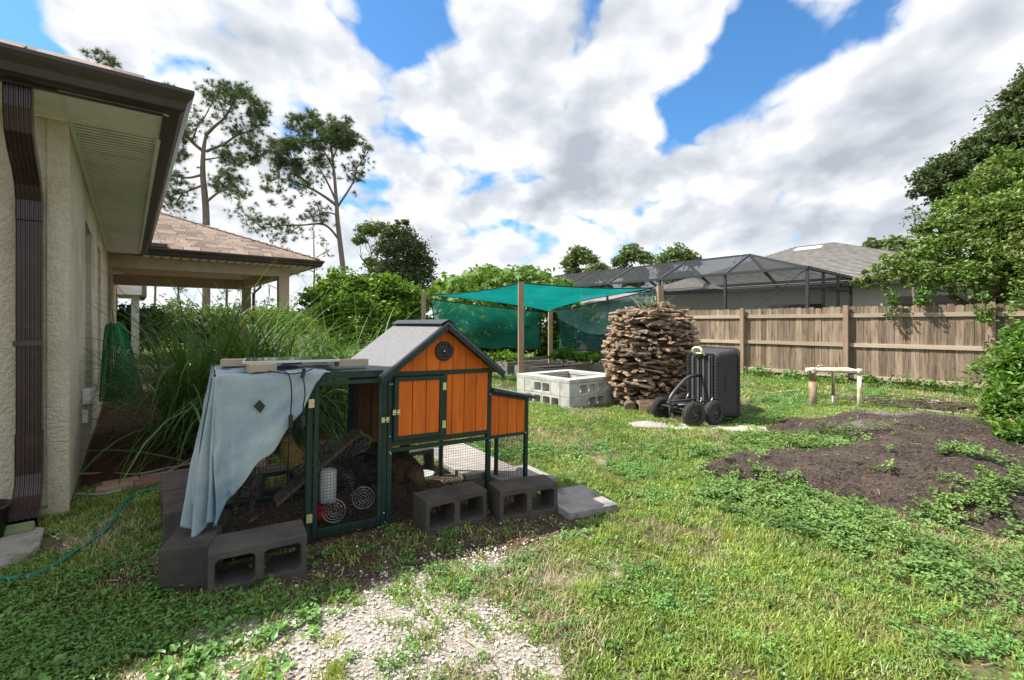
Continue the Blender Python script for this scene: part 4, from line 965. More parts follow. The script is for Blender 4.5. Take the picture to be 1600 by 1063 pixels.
def hen(label, x, y, hdg, body, neck=None, scale=1.0, pose='up'):
    t = cthing('hen', label, 'hen', x, y, .02, hdg); t.scale = (scale,)*3
    # faces +x
    if pose == 'up': nk = [(.115,0,.245),(.150,0,.300),(.160,0,.350),(.172,0,.385),(.200,0,.388)]
    else: nk = [(.125,0,.215),(.165,0,.190),(.195,0,.140),(.215,0,.095),(.225,0,.070)]
    vs = [(-.01,0,.185),(.065,0,.200)]+nk+[(-.085,0,.205),(-.145,0,.255),(-.195,0,.320)]
    ed = [(0,1),(1,2),(2,3),(3,4),(4,5),(5,6),(0,7),(7,8),(8,9)]
    rad = [(.082,.095),(.074,.088),(.052,.058),(.034,.036),(.027,.027),(.024,.025),(.012,.012),(.062,.062),(.028,.045),(.008,.03)]
    k0 = len(vs)
    for s_ in (-1,1):
        n_ = len(vs); vs += [(.01,.042*s_,.125),(.022,.045*s_,.085),(.012,.045*s_,.018),(.045,.05*s_,.008)]; rad += [.034,.016,.007,.006]; ed += [(0,n_),(n_,n_+1),(n_+1,n_+2),(n_+2,n_+3)]
    skin('body', vs, ed, rad, body, t)
    h = Vector(nk[3]); d = (Vector(nk[4])-h).normalized()
    mb = MB(); tip = h+d*.05
    mb.tube([h+d*.012, h+d*.032, tip-Vector((0,0,.004))], [.011,.008,.001], 8); mb.build('beak', M['beak'], t)
    up = Vector((0,0,1)) if pose == 'up' else Vector((.8,0,.5)).normalized(); mb = MB()
    for k in range(5):
        p = h+up*.022-d*(.02-.011*k); mb.tube([p, p+up*(.018+.006*(k%2))], [.006,.002], 5)
    mb.build('comb', M['comb'], t)
    mb = MB(); 
    for s_ in (-1,1): mb.tube([h+d*.012-up*.014+Vector((0,.007*s_,0)), h+d*.012-up*.04+Vector((0,.008*s_,0))], [.006,.009], 6)
    mb.lathe([(0,-.004),(.011,-.003),(.013,0),(.011,.003),(0,.004)], h+Vector((.004,.0,0)), 10, 'y'); mb.build('wattle', M['comb'], t)
    mb = MB()
    for s_ in (-1,1): mb.lathe([(0,-.003),(.004,0),(0,.003)], h+d*.006+Vector((0,.023*s_,.003)), 8, 'y')
    mb.build('eye', M['black_plastic'], t)
    # wings, tail feathers, and hackle
    for s_ in (-1,1):
        mb = MB(); vv = []; 
        for i in range(7):
            u_ = i/6
            for j in range(5):
                v_ = j/4-.5; ww = .055*math.sin(math.pi*min(1,(u_+.12)*.9))+.006
                vv.append((.06-.17*u_, s_*(.082+.012*math.cos(v_*3)-.028*u_), .215+v_*ww*1.7+.0*u_))
        mb.add(vv, [(i*5+j,(i+1)*5+j,(i+1)*5+j+1,i*5+j+1) for i in range(6) for j in range(4)], 0, True); w_ = mb.build('wing', body, t); so = w_.modifiers.new('th','SOLIDIFY'); so.thickness = .006
    for k in range(7):
        a = (k-3)*.10; MB().bar((-.12,.006*(k-3),.235), (-.225-.01*abs(k-3),a*.28,.345-.012*abs(k-3)), .03, .003, up=(0,1,.2)).build('tail_feather', body, t)
    if neck:
        mb = MB(); pts = [Vector(p) for p in nk[:4]]; mb.tube([pts[0]+Vector((-.005,0,-.01)), pts[1], pts[2], pts[3]-Vector((.006,0,.0))], [.062,.046,.033,.0275], 12); mb.build('hackle', neck, t)
    return t
hen('hen with golden neck feathers standing upright at the left of the run', -.26, .46, R(165), M['lace'], M['gold'], 1.15)
hen('grey barred hen with red face standing behind the white drinker', -.05, .54, R(190), M['barred'], None, .98)
hen('black hen at the back of the run, left of a second black one', .03, .36, R(35), M['black_hen'], None, .96)
hen('black hen beside the post, under the corner of the hen house', .14, .47, R(-20), M['black_hen'], None, .93)
hen('dark hen deep in the shade at the far left of the run', -.68, .45, R(75), M['lace'], None, .95)
hen('brown hen pecking the ground under the hen house', .19, .28, R(-75), M['brown_hen'], M['brown_hen'], 1.02, 'down')

# ---- drinker, fans, bowls
t = cthing('drinker', 'white cylinder poultry drinker on a red tray behind the run door', 'poultry drinker', -.275, .20, .04)
MB().lathe([(.0,.0),(.055,0),(.060,.03),(.055,.03),(.05,.008),(0,.008)], (0,0,.04), 20).build('tray', M['red_plastic'], t)
MB().lathe([(.0,.05),(.042,.05),(.045,.06),(.045,.225),(.038,.235),(0,.238)], (0,0,.03), 24).build('bottle', M['white_plastic'], t)
MB().box((-.01,0,.02), (.10,.09,.04)).build('base', M['red_plastic'], t, bevel=.006)
for lab, x_, y_, z_ in (('round wire-guard fan on the floor by the centre post', -.275, .055, .115), ('round wire-guard fan beside the right post of the run', -.105, .09, .145)):
    t = cthing('fan', lab, 'fan', x_, y_, z_, R(-18), 0, R(-8)); rr = .060
    mb = MB(); tor = lambda r__, y__: mb.tube([(r__*math.cos(R(15*k)), y__, r__*math.sin(R(15*k))) for k in range(25)], .0016, 5, 0, False)
    for r__ in (.015,.03,.045): tor(r__, -.010)
    tor(rr, 0); tor(rr, -.012)
    for k in range(12): a = R(30*k); mb.tube([(.01*math.cos(a),-.013,.01*math.sin(a)), (.045*math.cos(a),-.011,.045*math.sin(a)), (rr*math.cos(a),0,rr*math.sin(a))], .0010, 4)
    mb.build('guard', M['steel'], t)
    for k in range(3): a = R(120*k+20); MB().bar((.008*math.cos(a),.0,.008*math.sin(a)), (.05*math.cos(a),.002,.05*math.sin(a)), .030, .002, up=(0,1,.3)).build('blade', M['black_plastic'], t)
    MB().lathe([(0,-.012),(.012,-.010),(.014,.02),(0,.03)], (0,0,0), 14, 'y').build('motor', M['black_plastic'], t)
    MB().tube([(-.02,.02,-.02),(-.04,.02,-rr-.03),(.04,.02,-rr-.03),(.02,.02,-.02)], .004, 6).build('stand', M['black_plastic'], t)
t = cthing('feed_bowl', 'white oval bowl on the ground under the hen house', 'bowl', .48, .62, .0)
MB().lathe([(0,.004),(.06,.004),(.085,.035),(.09,.035),(.064,0),(0,0)], (0,0,.02), 24).build('bowl', M['white_plastic'], t)
o = cthing('glass_jar', 'clear plastic bottle lying in the run by the left post', 'bottle', -.77, .10, .04)
MB().tube([(-.05,0,0),(.05,.01,0),(.065,.012,0),(.09,.014,0)], [.03,.03,.014,.013], 12).build('bottle', mat('clear', (.25,.28,.28), None, 5, .1, alpha=.5), o)

# ---------------------------------------------------------------- cinder blocks
def block_mesh(name, m_, n_h=2, Lx=.39, H_=.19, D_b=.19):
    hs = [rrect(-Lx/4+.004, 0, Lx/2-.042, H_-.066, .022), rrect(Lx/4-.004, 0, Lx/2-.042, H_-.066, .022)][:n_h]
    bm = holed([(-Lx/2,-H_/2),(Lx/2,-H_/2),(Lx/2,H_/2),(-Lx/2,H_/2)], hs, D_b)
    for v in bm.verts: v.co.y -= D_b/2; v.co.z += H_/2
    me = bpy.data.meshes.new(name); bm.to_mesh(me); bm.free(); me.materials.append(m_); return me
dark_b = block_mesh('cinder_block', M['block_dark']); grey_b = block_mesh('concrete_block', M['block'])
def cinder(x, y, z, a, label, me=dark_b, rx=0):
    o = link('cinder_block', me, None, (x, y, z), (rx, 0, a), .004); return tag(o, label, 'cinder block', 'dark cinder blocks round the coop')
def mid(p, q, dpt=.095):
    p = Vector(p); q = Vector(q); d = (q-p).normalized(); n = Vector((-d.y, d.x)); c = (p+q)/2+n*dpt; return c.x, c.y, math.atan2(d.y, d.x)
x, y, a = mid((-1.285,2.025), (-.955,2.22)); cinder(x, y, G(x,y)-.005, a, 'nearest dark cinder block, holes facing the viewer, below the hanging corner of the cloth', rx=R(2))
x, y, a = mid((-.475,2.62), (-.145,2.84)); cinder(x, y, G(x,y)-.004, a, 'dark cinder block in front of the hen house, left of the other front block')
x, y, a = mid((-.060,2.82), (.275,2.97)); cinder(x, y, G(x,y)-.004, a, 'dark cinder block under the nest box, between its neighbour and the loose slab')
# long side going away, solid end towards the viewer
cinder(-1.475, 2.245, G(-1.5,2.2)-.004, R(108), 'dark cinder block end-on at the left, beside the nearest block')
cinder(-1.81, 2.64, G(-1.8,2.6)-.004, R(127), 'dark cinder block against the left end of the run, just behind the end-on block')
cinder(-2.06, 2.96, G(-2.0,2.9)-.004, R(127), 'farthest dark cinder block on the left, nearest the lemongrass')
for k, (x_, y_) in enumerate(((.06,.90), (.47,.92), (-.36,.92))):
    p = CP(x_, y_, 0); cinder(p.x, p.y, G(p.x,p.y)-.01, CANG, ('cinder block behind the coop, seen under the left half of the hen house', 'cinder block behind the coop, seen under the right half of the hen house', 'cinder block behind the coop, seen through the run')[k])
def slab(cx, cy, a, label, m_=M['paver'], s_=.40, z=0.0, rx=0, ry=0):
    o = MB().box((0,0,.024), (s_,s_*.98,.048)).build('concrete_paver', m_, None, (cx, cy, G(cx,cy)+z), (rx,ry,a), .005); return tag(o, label, 'paver', 'concrete pavers beside the coop')
slab(.418, 3.13, R(-62), 'square grey concrete paver lying loose at the right end of the coop', M['paver'], .385, .002, R(-2), R(1.5))
slab(.055, 3.60, R(-57), 'grey concrete paver behind the nest box leg', M['paver'], .40, .0)
slab(-.29, 3.88, R(-56), 'pale concrete paver behind the coop, touching the grey one', M['paver_light'], .44, .0)
slab(-.52, 4.26, R(-56), 'pale concrete paver farthest behind the coop', M['paver_light'], .44, .0)

# ---------------------------------------------------------------- block planter
PN = Vector((.83, 6.92)); pz = G(1,7.4)-.02
planter = thing('block_planter', 'square raised bed of stacked pale concrete blocks with some holes facing out', 'planter', (PN.x, PN.y, pz), (0,0,rz(D2)))
solid = MB().box((0,0,.1), (.396,.19,.196)).mesh('concrete_block', M['block']); half = MB().box((0,0,.1), (.196,.19,.196)).mesh('concrete_block', M['block'])
def pb(me, x_, y_, z_, a_): link('concrete_block', me, planter, (x_, y_, z_), (0,0,a_), .004)
hb = block_mesh('concrete_block', M['block'], 2, .396, .196)
S_ = 1.2
for crs in range(2):
    z_ = .2*crs
    for side in range(4):
        if side == 0: f = lambda u, v: (u, v, 0)
        elif side == 1: f = lambda u, v: (S_-v, u, R(90))
        elif side == 2: f = lambda u, v: (S_-u, S_-v, R(180))
        else: f = lambda u, v: (v, S_-u, R(-90))
        if side in (0, 2): seq = [(half,.1),(hb,.4),(hb,.8),(half,1.1)] if crs == 1 else [(solid,.2),(hb,.6),(solid,1.0)]
        else: seq = [(half,.3),(hb,.6),(half,.9)] if crs == 1 else [(hb,.4),(hb,.8)]
        for me, u in seq:
            lo = .097
            x_, y_, a_ = f(u, lo); pb(me, x_, y_, z_, a_)
capm = {}
for (x_, y_, a_, L_) in [(.2,.1,0,.398),(.6,.1,0,.398),(1.0,.1,0,.398),(.2,1.1,0,.398),(.6,1.1,0,.398),(1.0,1.1,0,.398),(.1,.40,R(90),.398),(.1,.80,R(90),.398),(1.1,.40,R(90),.398),(1.1,.80,R(90),.398)]:
    if L_ not in capm: capm[L_] = MB().box((0,0,.028), (L_,.20,.055)).mesh('cap_block', M['block'])
    link('cap_block', capm[L_], planter, (x_, y_, .401), (0,0,a_), .004)
MB().b2((.2,.2,-.05),(1.0,1.0,.16)).build('soil', M['dirt_pile'], planter)

# ---------------------------------------------------------------- raised beds
def bed(x, y, Lx, Ly, H_, label, a_=rz(D2)):
    t = thing('raised_bed', label, 'raised bed', (x, y, G(x,y)-.03), (0,0,a_), 'weathered timber raised beds'); n = 3
    for k in range(n):
        z0 = k*H_/n; z1 = (k+1)*H_/n-.006
        for p0, p1 in (((0,0,z0),(Lx,.035,z1)), ((0,Ly-.035,z0),(Lx,Ly,z1)), ((0,.036,z0),(.035,Ly-.036,z1)), ((Lx-.035,.036,z0),(Lx,Ly-.036,z1))):
            MB().b2(p0, p1).build('plank', M['bed_wood'], t)
    MB().b2((.036,.036,0),(Lx-.036,Ly-.036,H_-.05)).build('soil', M['dirt_pile'], t); return t
bed(-.12, 11.9, 2.3, 1.1, .38, 'weathered timber raised bed seen just right of the hen house')
bed(.75, 10.3, 2.6, 1.1, .36, 'weathered timber raised bed behind the block planter')
bed(1.9, 13.2, 2.6, 1.1, .36, 'weathered timber raised bed farthest back, behind the woodpile')

# ---------------------------------------------------------------- shade sail, screens, posts
def spost(x, y, top, w_, label):
    z0 = G(x,y)-.2; o = MB().b2((-w_/2,-w_/2,0),(w_/2,w_/2,top-z0)).build('timber_post', M['post_wood'], None, (x,y,z0), (0,0,R(8)), .004); tag(o, label, 'post', 'timber posts of the shade sail'); return o
pf = P(814, 441, 8.7); pl = P(662, 456, 10.9); pr = P(1031, 447, 9.6); pbk = P(860, 482, 12.6)
spost(pf.x, pf.y, pf.z, .10, 'nearest timber post, standing behind the block planter'); spost(pl.x, pl.y, pl.z, .10, 'timber post at the left corner of the shade sail, behind the hen house roof')
spost(pr.x, pr.y, pr.z, .11, 'timber post rising behind the top of the woodpile'); spost(pbk.x, pbk.y, pbk.z+.02, .105, 'timber post at the back, between the two hanging green screens')
def cloth_quad(c, nu, nv, sag_e, sag_m, name, m_, label, cat, group=None, bulge=None, flat=False):
    c = [Vector(p) for p in c]; vs = []; ed = []
    org = c[0].copy()
    for i in range(nu+1):
        for j in range(nv+1):
            u, v = i/nu, j/nv
            # edges pull in towards the middle (catenary hem)
            uu = u+(.5-u)*sag_e*4*v*(1-v)*1.0; vv = v+(.5-v)*sag_e*4*u*(1-u)
            p = c[0]*(1-uu)*(1-vv)+c[1]*uu*(1-vv)+c[2]*uu*vv+c[3]*(1-uu)*vv
            q = 16*u*(1-u)*v*(1-v); p = p+Vector(sag_m)*q
            if bulge: p = p+Vector(bulge(u, v))
            vs.append(p-org)
    fs = [(i*(nv+1)+j, (i+1)*(nv+1)+j, (i+1)*(nv+1)+j+1, i*(nv+1)+j+1) for i in range(nu) for j in range(nv)]
    mb = MB(); mb.add(vs, fs, 0, True); o = mb.build(name, m_, None, org); tag(o, label, cat, group)
    rim = [vs[i*(nv+1)] for i in range(nu+1)]+[vs[nu*(nv+1)+j] for j in range(1,nv+1)]+[vs[i*(nv+1)+nv] for i in range(nu-1,-1,-1)]+[vs[j] for j in range(nv-1,-1,-1)]
    MB().tube(rim, .012, 5, 0, False).build('hem', M['rope'], o); return o
s0, s1, s2, s3 = P(813,442,8.65), P(1022,450,9.62), P(858,487,12.5), P(668,461,10.85)
sail = cloth_quad([s0,s1,s2,s3], 28, 28, .17, (0,0,-.13), 'shade_sail', M['sail'], 'bright teal shade sail stretched between timber posts', 'shade sail')
wr = lambda A_: (lambda u, v: (0, A_*math.sin(u*14+v*5)*v*(1-v)*1.5, .02*math.sin(u*21)*v))
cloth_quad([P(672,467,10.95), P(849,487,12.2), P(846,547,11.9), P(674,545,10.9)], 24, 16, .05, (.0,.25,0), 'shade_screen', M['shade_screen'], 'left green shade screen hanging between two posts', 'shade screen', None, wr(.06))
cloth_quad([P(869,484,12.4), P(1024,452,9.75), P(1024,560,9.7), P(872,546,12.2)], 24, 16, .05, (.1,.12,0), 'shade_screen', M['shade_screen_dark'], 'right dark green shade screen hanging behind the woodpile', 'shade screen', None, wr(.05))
# ---------------------------------------------------------------- woodpile
WP = Vector((2.16, 7.45, 0)); WP.z = G(2.16,7.45)-.02
pile = thing('woodpile', 'tall round stack of split firewood beside the block planter', 'woodpile', WP)
rl = random.Random(5)
lmesh = []
for k in range(14):
    L_ = rl.uniform(.28,.52); w_ = rl.uniform(.06,.15); h_ = rl.uniform(.030,.068); sec = []
    kind = rl.choice((3,3,4,5)); n = kind+2
    for i in range(n):
        a = 2*math.pi*i/n+rl.uniform(-.25,.25); r__ = rl.uniform(.6,1.2); sec.append((math.cos(a)*w_/2*r__, math.sin(a)*h_/2*r__))
    vs = []; nst = 3
    for s_ in range(nst):
        x_ = -L_/2+L_*s_/(nst-1); oy, oz = rl.uniform(-.008,.008), rl.uniform(-.008,.008); q = rl.uniform(.85,1.1)
        for (u, v) in sec: vs.append((x_+rl.uniform(-.008,.008)*(s_ in (0,nst-1)), u*q+oy, v*q+oz))
    mb = MB(); bark_side = rl.randint(1, n-1)
    for s_ in range(nst-1):
        for i in range(n):
            mb.f.append((s_*n+i, s_*n+(i+1)%n, (s_+1)*n+(i+1)%n, (s_+1)*n+i)); mb.m.append(0 if (i in (0,bark_side) or k%3 == 0) else 1); mb.sm.append(False)
    mb.v = vs; mb.f += [tuple(range(n)), tuple(range((nst-1)*n, nst*n))]; mb.m += [1,1]; mb.sm += [False]*2
    lmesh.append((L_, h_, mb.mesh('log', [M['log_bark'], M['log_cut']])))
stuff = MB(); placed = 0; z_ = .03; layer = 0
def prof(z): return .60+.025*math.sin(z*9)+(.05 if z > .35 else 0)-.07*max(0,(z-1.0)/.5)-.13*max(0,(.45-z)/.45)
todo = []
while z_ < 1.50:
    Rr = prof(z_); n = int(2*math.pi*Rr/.105)
    for i in range(n):
        a = 2*math.pi*(i+rl.random()*.5)/n+layer*.37
        L_, h_, me = rl.choice(lmesh); yaw = a+rl.choice((0,0,0,.4,-.5,.9,-1.0,1.57))+rl.uniform(-.2,.2)
        rad = Rr-L_*.42*abs(math.cos(yaw-a))-.03*abs(math.sin(yaw-a))+rl.uniform(-.06,.07)
        if z_ > 1.42: rad *= rl.uniform(.6,1)
        px, py = rad*math.cos(a), rad*math.sin(a); vis = px*(-.27)+py*(-.96)
        todo.append((vis, (px,py,z_+rl.uniform(-.02,.02)), (rl.gauss(0,.35), rl.uniform(-.15,.15), yaw), me))
    z_ += .058; layer += 1
for r_ in range(34):   # loose top
    a = rl.uniform(0,6.28); q = rl.uniform(0,.34); L_, h_, me = rl.choice(lmesh)
    todo.append((1, (q*math.cos(a), q*math.sin(a), 1.48+rl.uniform(0,.14)*(1-q)), (rl.uniform(0,6.28), rl.uniform(-.2,.2), rl.uniform(0,6.28)), me))
for r_ in range(46):   # longer pieces laid along the face
    a = rl.uniform(0,6.28); zz2 = rl.uniform(.15,1.4); L_, h_, me = max(rl.sample(lmesh,4), key=lambda q: q[0]); q = prof(zz2)-.03; todo.append((math.cos(a)*(-.27)+math.sin(a)*(-.96)+.3, (q*math.cos(a), q*math.sin(a), zz2), (rl.uniform(0,6.28), rl.uniform(-.25,.25), a+1.57), me))
todo.sort(key=lambda t_: -t_[0])
for k, (vis, p, r__, me) in enumerate(todo):
    if k < 299: link('log', me, pile, p, r__)
    else:
        Mx = Matrix.Translation(p) @ Euler(r__).to_matrix().to_4x4(); n0 = len(stuff.v)
        stuff.v += [tuple(Mx @ v.co) for v in me.vertices]
        for pf_ in me.polygons: stuff.f.append(tuple(n0+i for i in pf_.vertices)); stuff.m.append(pf_.material_index); stuff.sm.append(False)
stuff.build('log_heap', [M['log_bark'], M['log_cut']], pile, kind='stuff')
MB().lathe([(0,.0),(.42,0),(.47,.6),(.46,1.1),(.28,1.45),(0,1.5)], (0,0,0), 14).build('core', M['dirt_pile'], pile)
for (x_, y_, a_, L_, r__) in ((-.42,-.42,.15,.34,.085),(-.1,-.60,-.1,.36,.09),(.25,-.50,.3,.3,.08)):
    MB().tube([(-L_/2,0,0),(0,.01,.005),(L_/2,0,0)], [r__,r__*1.05,r__*.95], 9).build('round_log', M['log_bark'], pile, (x_,y_,.085), (0,0,a_+1.2 if x_ < 0 else a_))
MB().box((0,0,0),(.46,.03,.20)).build('board', M['log_cut'], pile, (-.13,-.66,.12), (R(-22),0,.1), .004)
t = thing('agave', 'small grey green spiky plant growing on top of the woodpile', 'plant', (WP.x-.03, WP.y-.1, WP.z+1.50))
am = []
for k in range(4):
    mb = MB(); L_ = .24+.03*k; vs = []
    for i in range(5):
        u = i/4; w_ = .016*(1-u)+.001; vs += [(L_*u, -w_, L_*.35*u*u*(-.3)), (L_*u, 0, -.006+L_*.35*u*u*(-.3)), (L_*u, w_, L_*.35*u*u*(-.3))]
    mb.add(vs, [(i*3+j,(i+1)*3+j,(i+1)*3+j+1,i*3+j+1) for i in range(4) for j in range(2)]); am.append(mb.mesh('leaf', M['agave']))
for k in range(34): link('leaf', am[k%4], t, (rl.uniform(-.13,.13), rl.uniform(-.05,.05), 0), (0, -rl.uniform(.55,1.4), rl.uniform(0,6.28)))

# ---------------------------------------------------------------- dump cart, tipped up
U = Vector((.894,.447)); O_ = Vector((2.115,6.13)); cz = G(2.3,6.2)
cart = thing('garden_cart', 'black garden dump cart with its tub tipped upright, beside the woodpile', 'garden cart', (O_.x, O_.y, cz), (0,0,math.atan2(U.y,U.x)))
def wheel(x, y, steer=0, r__=.150):
    w_ = MB(); w_.lathe([(.085,-.035),(.120,-.048),(r__-.012,-.042),(r__,-.022),(r__,.022),(r__-.012,.042),(.120,.048),(.085,.035)], (0,0,0), 30, 'y')
    wo = w_.build('wheel', M['rubber'], cart, (x,y,r__), (0,0,steer))
    mb = MB()
    for k in range(30):
        a = 2*math.pi*k/30
        for s_ in (-1,1):
            c = Vector((math.cos(a+.05*s_)*(r__+.001), s_*.020, math.sin(a+.05*s_)*(r__+.001))); mb.box(c, (.006,.024,.020), Euler((0,-a-.05*s_,.0)).to_matrix())
    mb.build('tread', M['rubber'], wo, kind='stuff')
    MB().lathe([(0,-.030),(.03,-.030),(.035,-.018),(.075,-.014),(.086,-.030),(.086,.030),(.07,.014),(.03,.02),(0,.02)], (0,0,0), 24, 'y').build('rim', M['black_plastic'], wo)
    MB().lathe([(0,-.045),(.014,-.045),(.018,-.028)], (0,0,0), 12, 'y').build('hub', M['cart_metal'], wo); return wo
wheel(0,-.275,R(-6)); wheel(0,.275,R(-6),.145); wheel(.335,-.285); wheel(.335,.285,0,.145)
fr_ = MB().tube([(0,-.235,.15),(0,.235,.15)], .011, 8).build('axle', M['cart_metal'], cart); MB().tube([(.335,-.245,.15),(.335,.245,.15)], .011, 8).build('axle', M['cart_metal'], cart)
for s_ in (-1,1):
    MB().tube([(-.06,s_*.07,.245),(.10,s_*.16,.25),(.25,s_*.20,.245),(.31,s_*.21,.20),(.335,s_*.215,.155)], .014, 8).build('frame_rail', M['cart_metal'], cart)
    MB().bar((-.12,s_*.05,.262),(.44,s_*.11,.262),.030,.022).build('frame_bar', M['cart_metal'], cart, bevel=.003)
    MB().tube([(0,s_*.22,.155),(.03,s_*.12,.20),(.10,s_*.06,.25)], .010, 8).build('brace', M['cart_metal'], cart)
    MB().tube([(.18,s_*.17,.25),(.22,s_*.19,.33),(.20,s_*.19,.17)], .005, 6).build('rod', M['steel'], cart)
    MB().tube([(.335,s_*.20,.19),(.40,s_*.20,.30),(.425,s_*.20,.33)], .007, 6).build('hinge_bracket', M['steel'], cart)
MB().bar((-.03,-.24,.20),(-.03,.24,.20),.03,.02).build('steering_bar', M['cart_metal'], cart)
MB().tube(smooth([(-.10,0,.10),(-.125,0,.15),(-.12,0,.20),(-.09,0,.26)],4), .012, 8).build('hitch', M['cart_metal'], cart)
hn = MB().tube(smooth([(-.14,0,.25),(-.115,0,.33),(-.03,0,.42),(.12,0,.535),(.20,0,.575),(.26,0,.585)],5), .019, 10).build('tow_handle', M['cart_metal'], cart)
MB().tube([(.22,0,.58),(.33,0,.588),(.43,0,.590)], .021, 10).build('grip', M['black_plastic'], hn)
# tub: length upwards, bottom faces -x, mouth faces +x
TB = MB(); st = []
def rr3(hy, z0, z1, r__, n=4):
    out = []
    for (sy, sz, a0) in ((1,1,0),(-1,1,90),(-1,-1,180),(1,-1,270)):
        for k in range(n+1):
            a = R(a0+90*k/n); cy = sy*(hy-r__); czz = (z1-r__) if sz > 0 else (z0+r__); out.append((cy+r__*math.cos(a), czz+r__*math.sin(a)))
    return out
secs = [(.445,.225,.10,.83,.05),(.435,.245,.085,.865,.06),(.47,.265,.070,.885,.06),(.70,.305,.035,.915,.07),(.745,.310,.03,.92,.07),(.745,.325,.015,.935,.07),(.775,.325,.015,.935,.07),(.775,.300,.04,.91,.07),(.50,.255,.09,.87,.06)]
k_ = None; vs = []
for (x_, hy, z0, z1, r__) in secs:
    q = rr3(hy, z0, z1, r__); k_ = len(q); vs += [(x_, a, b) for a, b in q]
fs = [tuple(range(k_))]+[(i*k_+k, i*k_+(k+1)%k_, (i+1)*k_+(k+1)%k_, (i+1)*k_+k) for i in range(len(secs)-1) for k in range(k_)]+[tuple((len(secs)-1)*k_+k for k in range(k_))]
TB.add(vs, fs, 0, False); tub = TB.build('tub', M['tub'], cart, (0,0,.02), (0,0,0))
for y_ in (-.185,-.09,0,.09,.185): MB().b2((.426,y_-.010,.10),(.442,y_+.010,.84)).build('rib', M['black_plastic'], tub, bevel=.004)
for k in range(4): MB().b2((.428,-.165+.09*k+.022,.12),(.4435,-.165+.09*k+.058,.82)).build('panel', M['tub_panel'], tub, bevel=.006)
for s_ in (-1,1):
    for k in range(17): MB().b2((.431,s_*.228-.018,.12+k*.042),(.446,s_*.228+.018,.142+k*.042)).build('edge_rib', M['tub'], tub)
for k in range(11): MB().b2((.56,-.291-(.0),.33+.024*k),(.575,-.288,.346+.024*k)).build('lettering', M['cart_metal'], tub)
MB().bar((.47,-.268,.10),(.74,-.312,.055),.006,.02).build('ridge', M['black_plastic'], tub)
MB().tube(smooth([(.42,-.07,.84),(.37,-.075,.875),(.36,-.06,.925),(.37,0,.935),(.36,.06,.925),(.37,.075,.875),(.42,.07,.84)],4), .015, 8).build('dump_handle', M['handle_yellow'], tub)
MB().bar((.395,-.075,.862),(.395,.075,.862),.03,.018).build('handle_plate', M['handle_yellow'], tub, bevel=.005)

# ---------------------------------------------------------------- irrigation pipes
wl = thing('well_pipes', 'white pipe frame on two uprights standing in the lawn before the fence', 'pipework', (4.92, 7.82, G(4.92,7.82)))
def rel(p): return Vector(p)-Vector(wl.location)
a = P(1271,600,7.8); b = P(1343,600,7.6); gA = G(4.92,7.8)
MB().tube([(0,0,-.1),(0,0,.40)], .062, 14).build('casing', M['pipe_rust'], wl)
MB().tube([(0,0,.40),(0,0,.52),(0,0,.53),(0,0,.57)], [.040,.040,.05,.05], 12).build('upright', M['pipe_rust'], wl)
pw = rel((b.x,b.y,gA)); zt_ = P(0,579,7.8).z-gA
MB().tube([(pw.x,pw.y,-.1),(pw.x,pw.y,zt_-.01)], .033, 12).build('upright', M['pvc'], wl)
MB().tube([(-.11,0,zt_),(.0,0,zt_),(pw.x*.5,pw.y*.5,zt_),(pw.x,pw.y,zt_)], .028, 10).build('cross_pipe', M['pvc'], wl)
MB().lathe([(.0,-.05),(.042,-.05),(.045,.03),(.036,.045),(0,.045)], (pw.x,pw.y,zt_), 12).build('elbow', M['pvc'], wl)
MB().lathe([(.0,-.05),(.042,-.05),(.045,.03),(.036,.045),(0,.045)], (0,0,zt_), 12).build('elbow', M['pvc'], wl)
tx = .40
MB().tube([(tx,.1,zt_),(tx,.1,.16)], .024, 10).build('drop_pipe', M['pipe_rust'], wl); MB().tube([(tx,.1,.17),(tx,.1,-.02)], .018, 10).build('drop_pipe', M['frame_white'], wl)
MB().tube([(-.05,.1,zt_+.01),(tx+.25,.1,zt_+.012),(pw.x,pw.y,zt_)], .024, 10).build('cross_pipe', M['pvc'], wl)
MB().tube([(.12,.05,zt_+.03),(.12,.05,zt_+.07),(.22,.05,zt_+.075)], .012, 8).build('valve_handle', M['pvc'], wl)

# ---------------------------------------------------------------- small things by the house
def ground_path(pts, lift=.02): return [Vector((x_, y_, G(x_,y_)+lift)) for x_, y_ in pts]
def gp_(px, py): # ground point seen at a photo pixel
    Y = 2.0
    for _ in range(30): X = (px-800)/FPX*Y; Y = (CAMZ-G(X, Y))*FPX/(py-HOR)
    return ((px-800)/FPX*Y, Y)
def hose(pts, label, m_, r_=.011, cat='hose'):
    p = smooth(ground_path([gp_(*q) for q in pts], r_+.012), 6); return tag(MB().tube([q-p[0] for q in p], r_, 8).build('garden_hose', M[m_], None, p[0]), label, cat)
hose([(-60,905),(0,912),(40,909),(75,897),(110,875),(145,850),(168,832),(182,812),(192,795),(208,780),(228,772),(262,766),(300,756)], 'dark green garden hose crossing the shaded grass at lower left', 'hose', .0115)
hose([(122,745),(170,744),(215,745),(260,736),(330,722)], 'thin pale green hose along the red mulch by the wall', 'hose_pale', .008)
hose([(118,778),(160,778),(200,768),(240,752),(285,730),(330,700)], 'pale green hose curving from the wall corner towards the lemongrass', 'hose_pale', .011)
rl2 = random.Random(9)
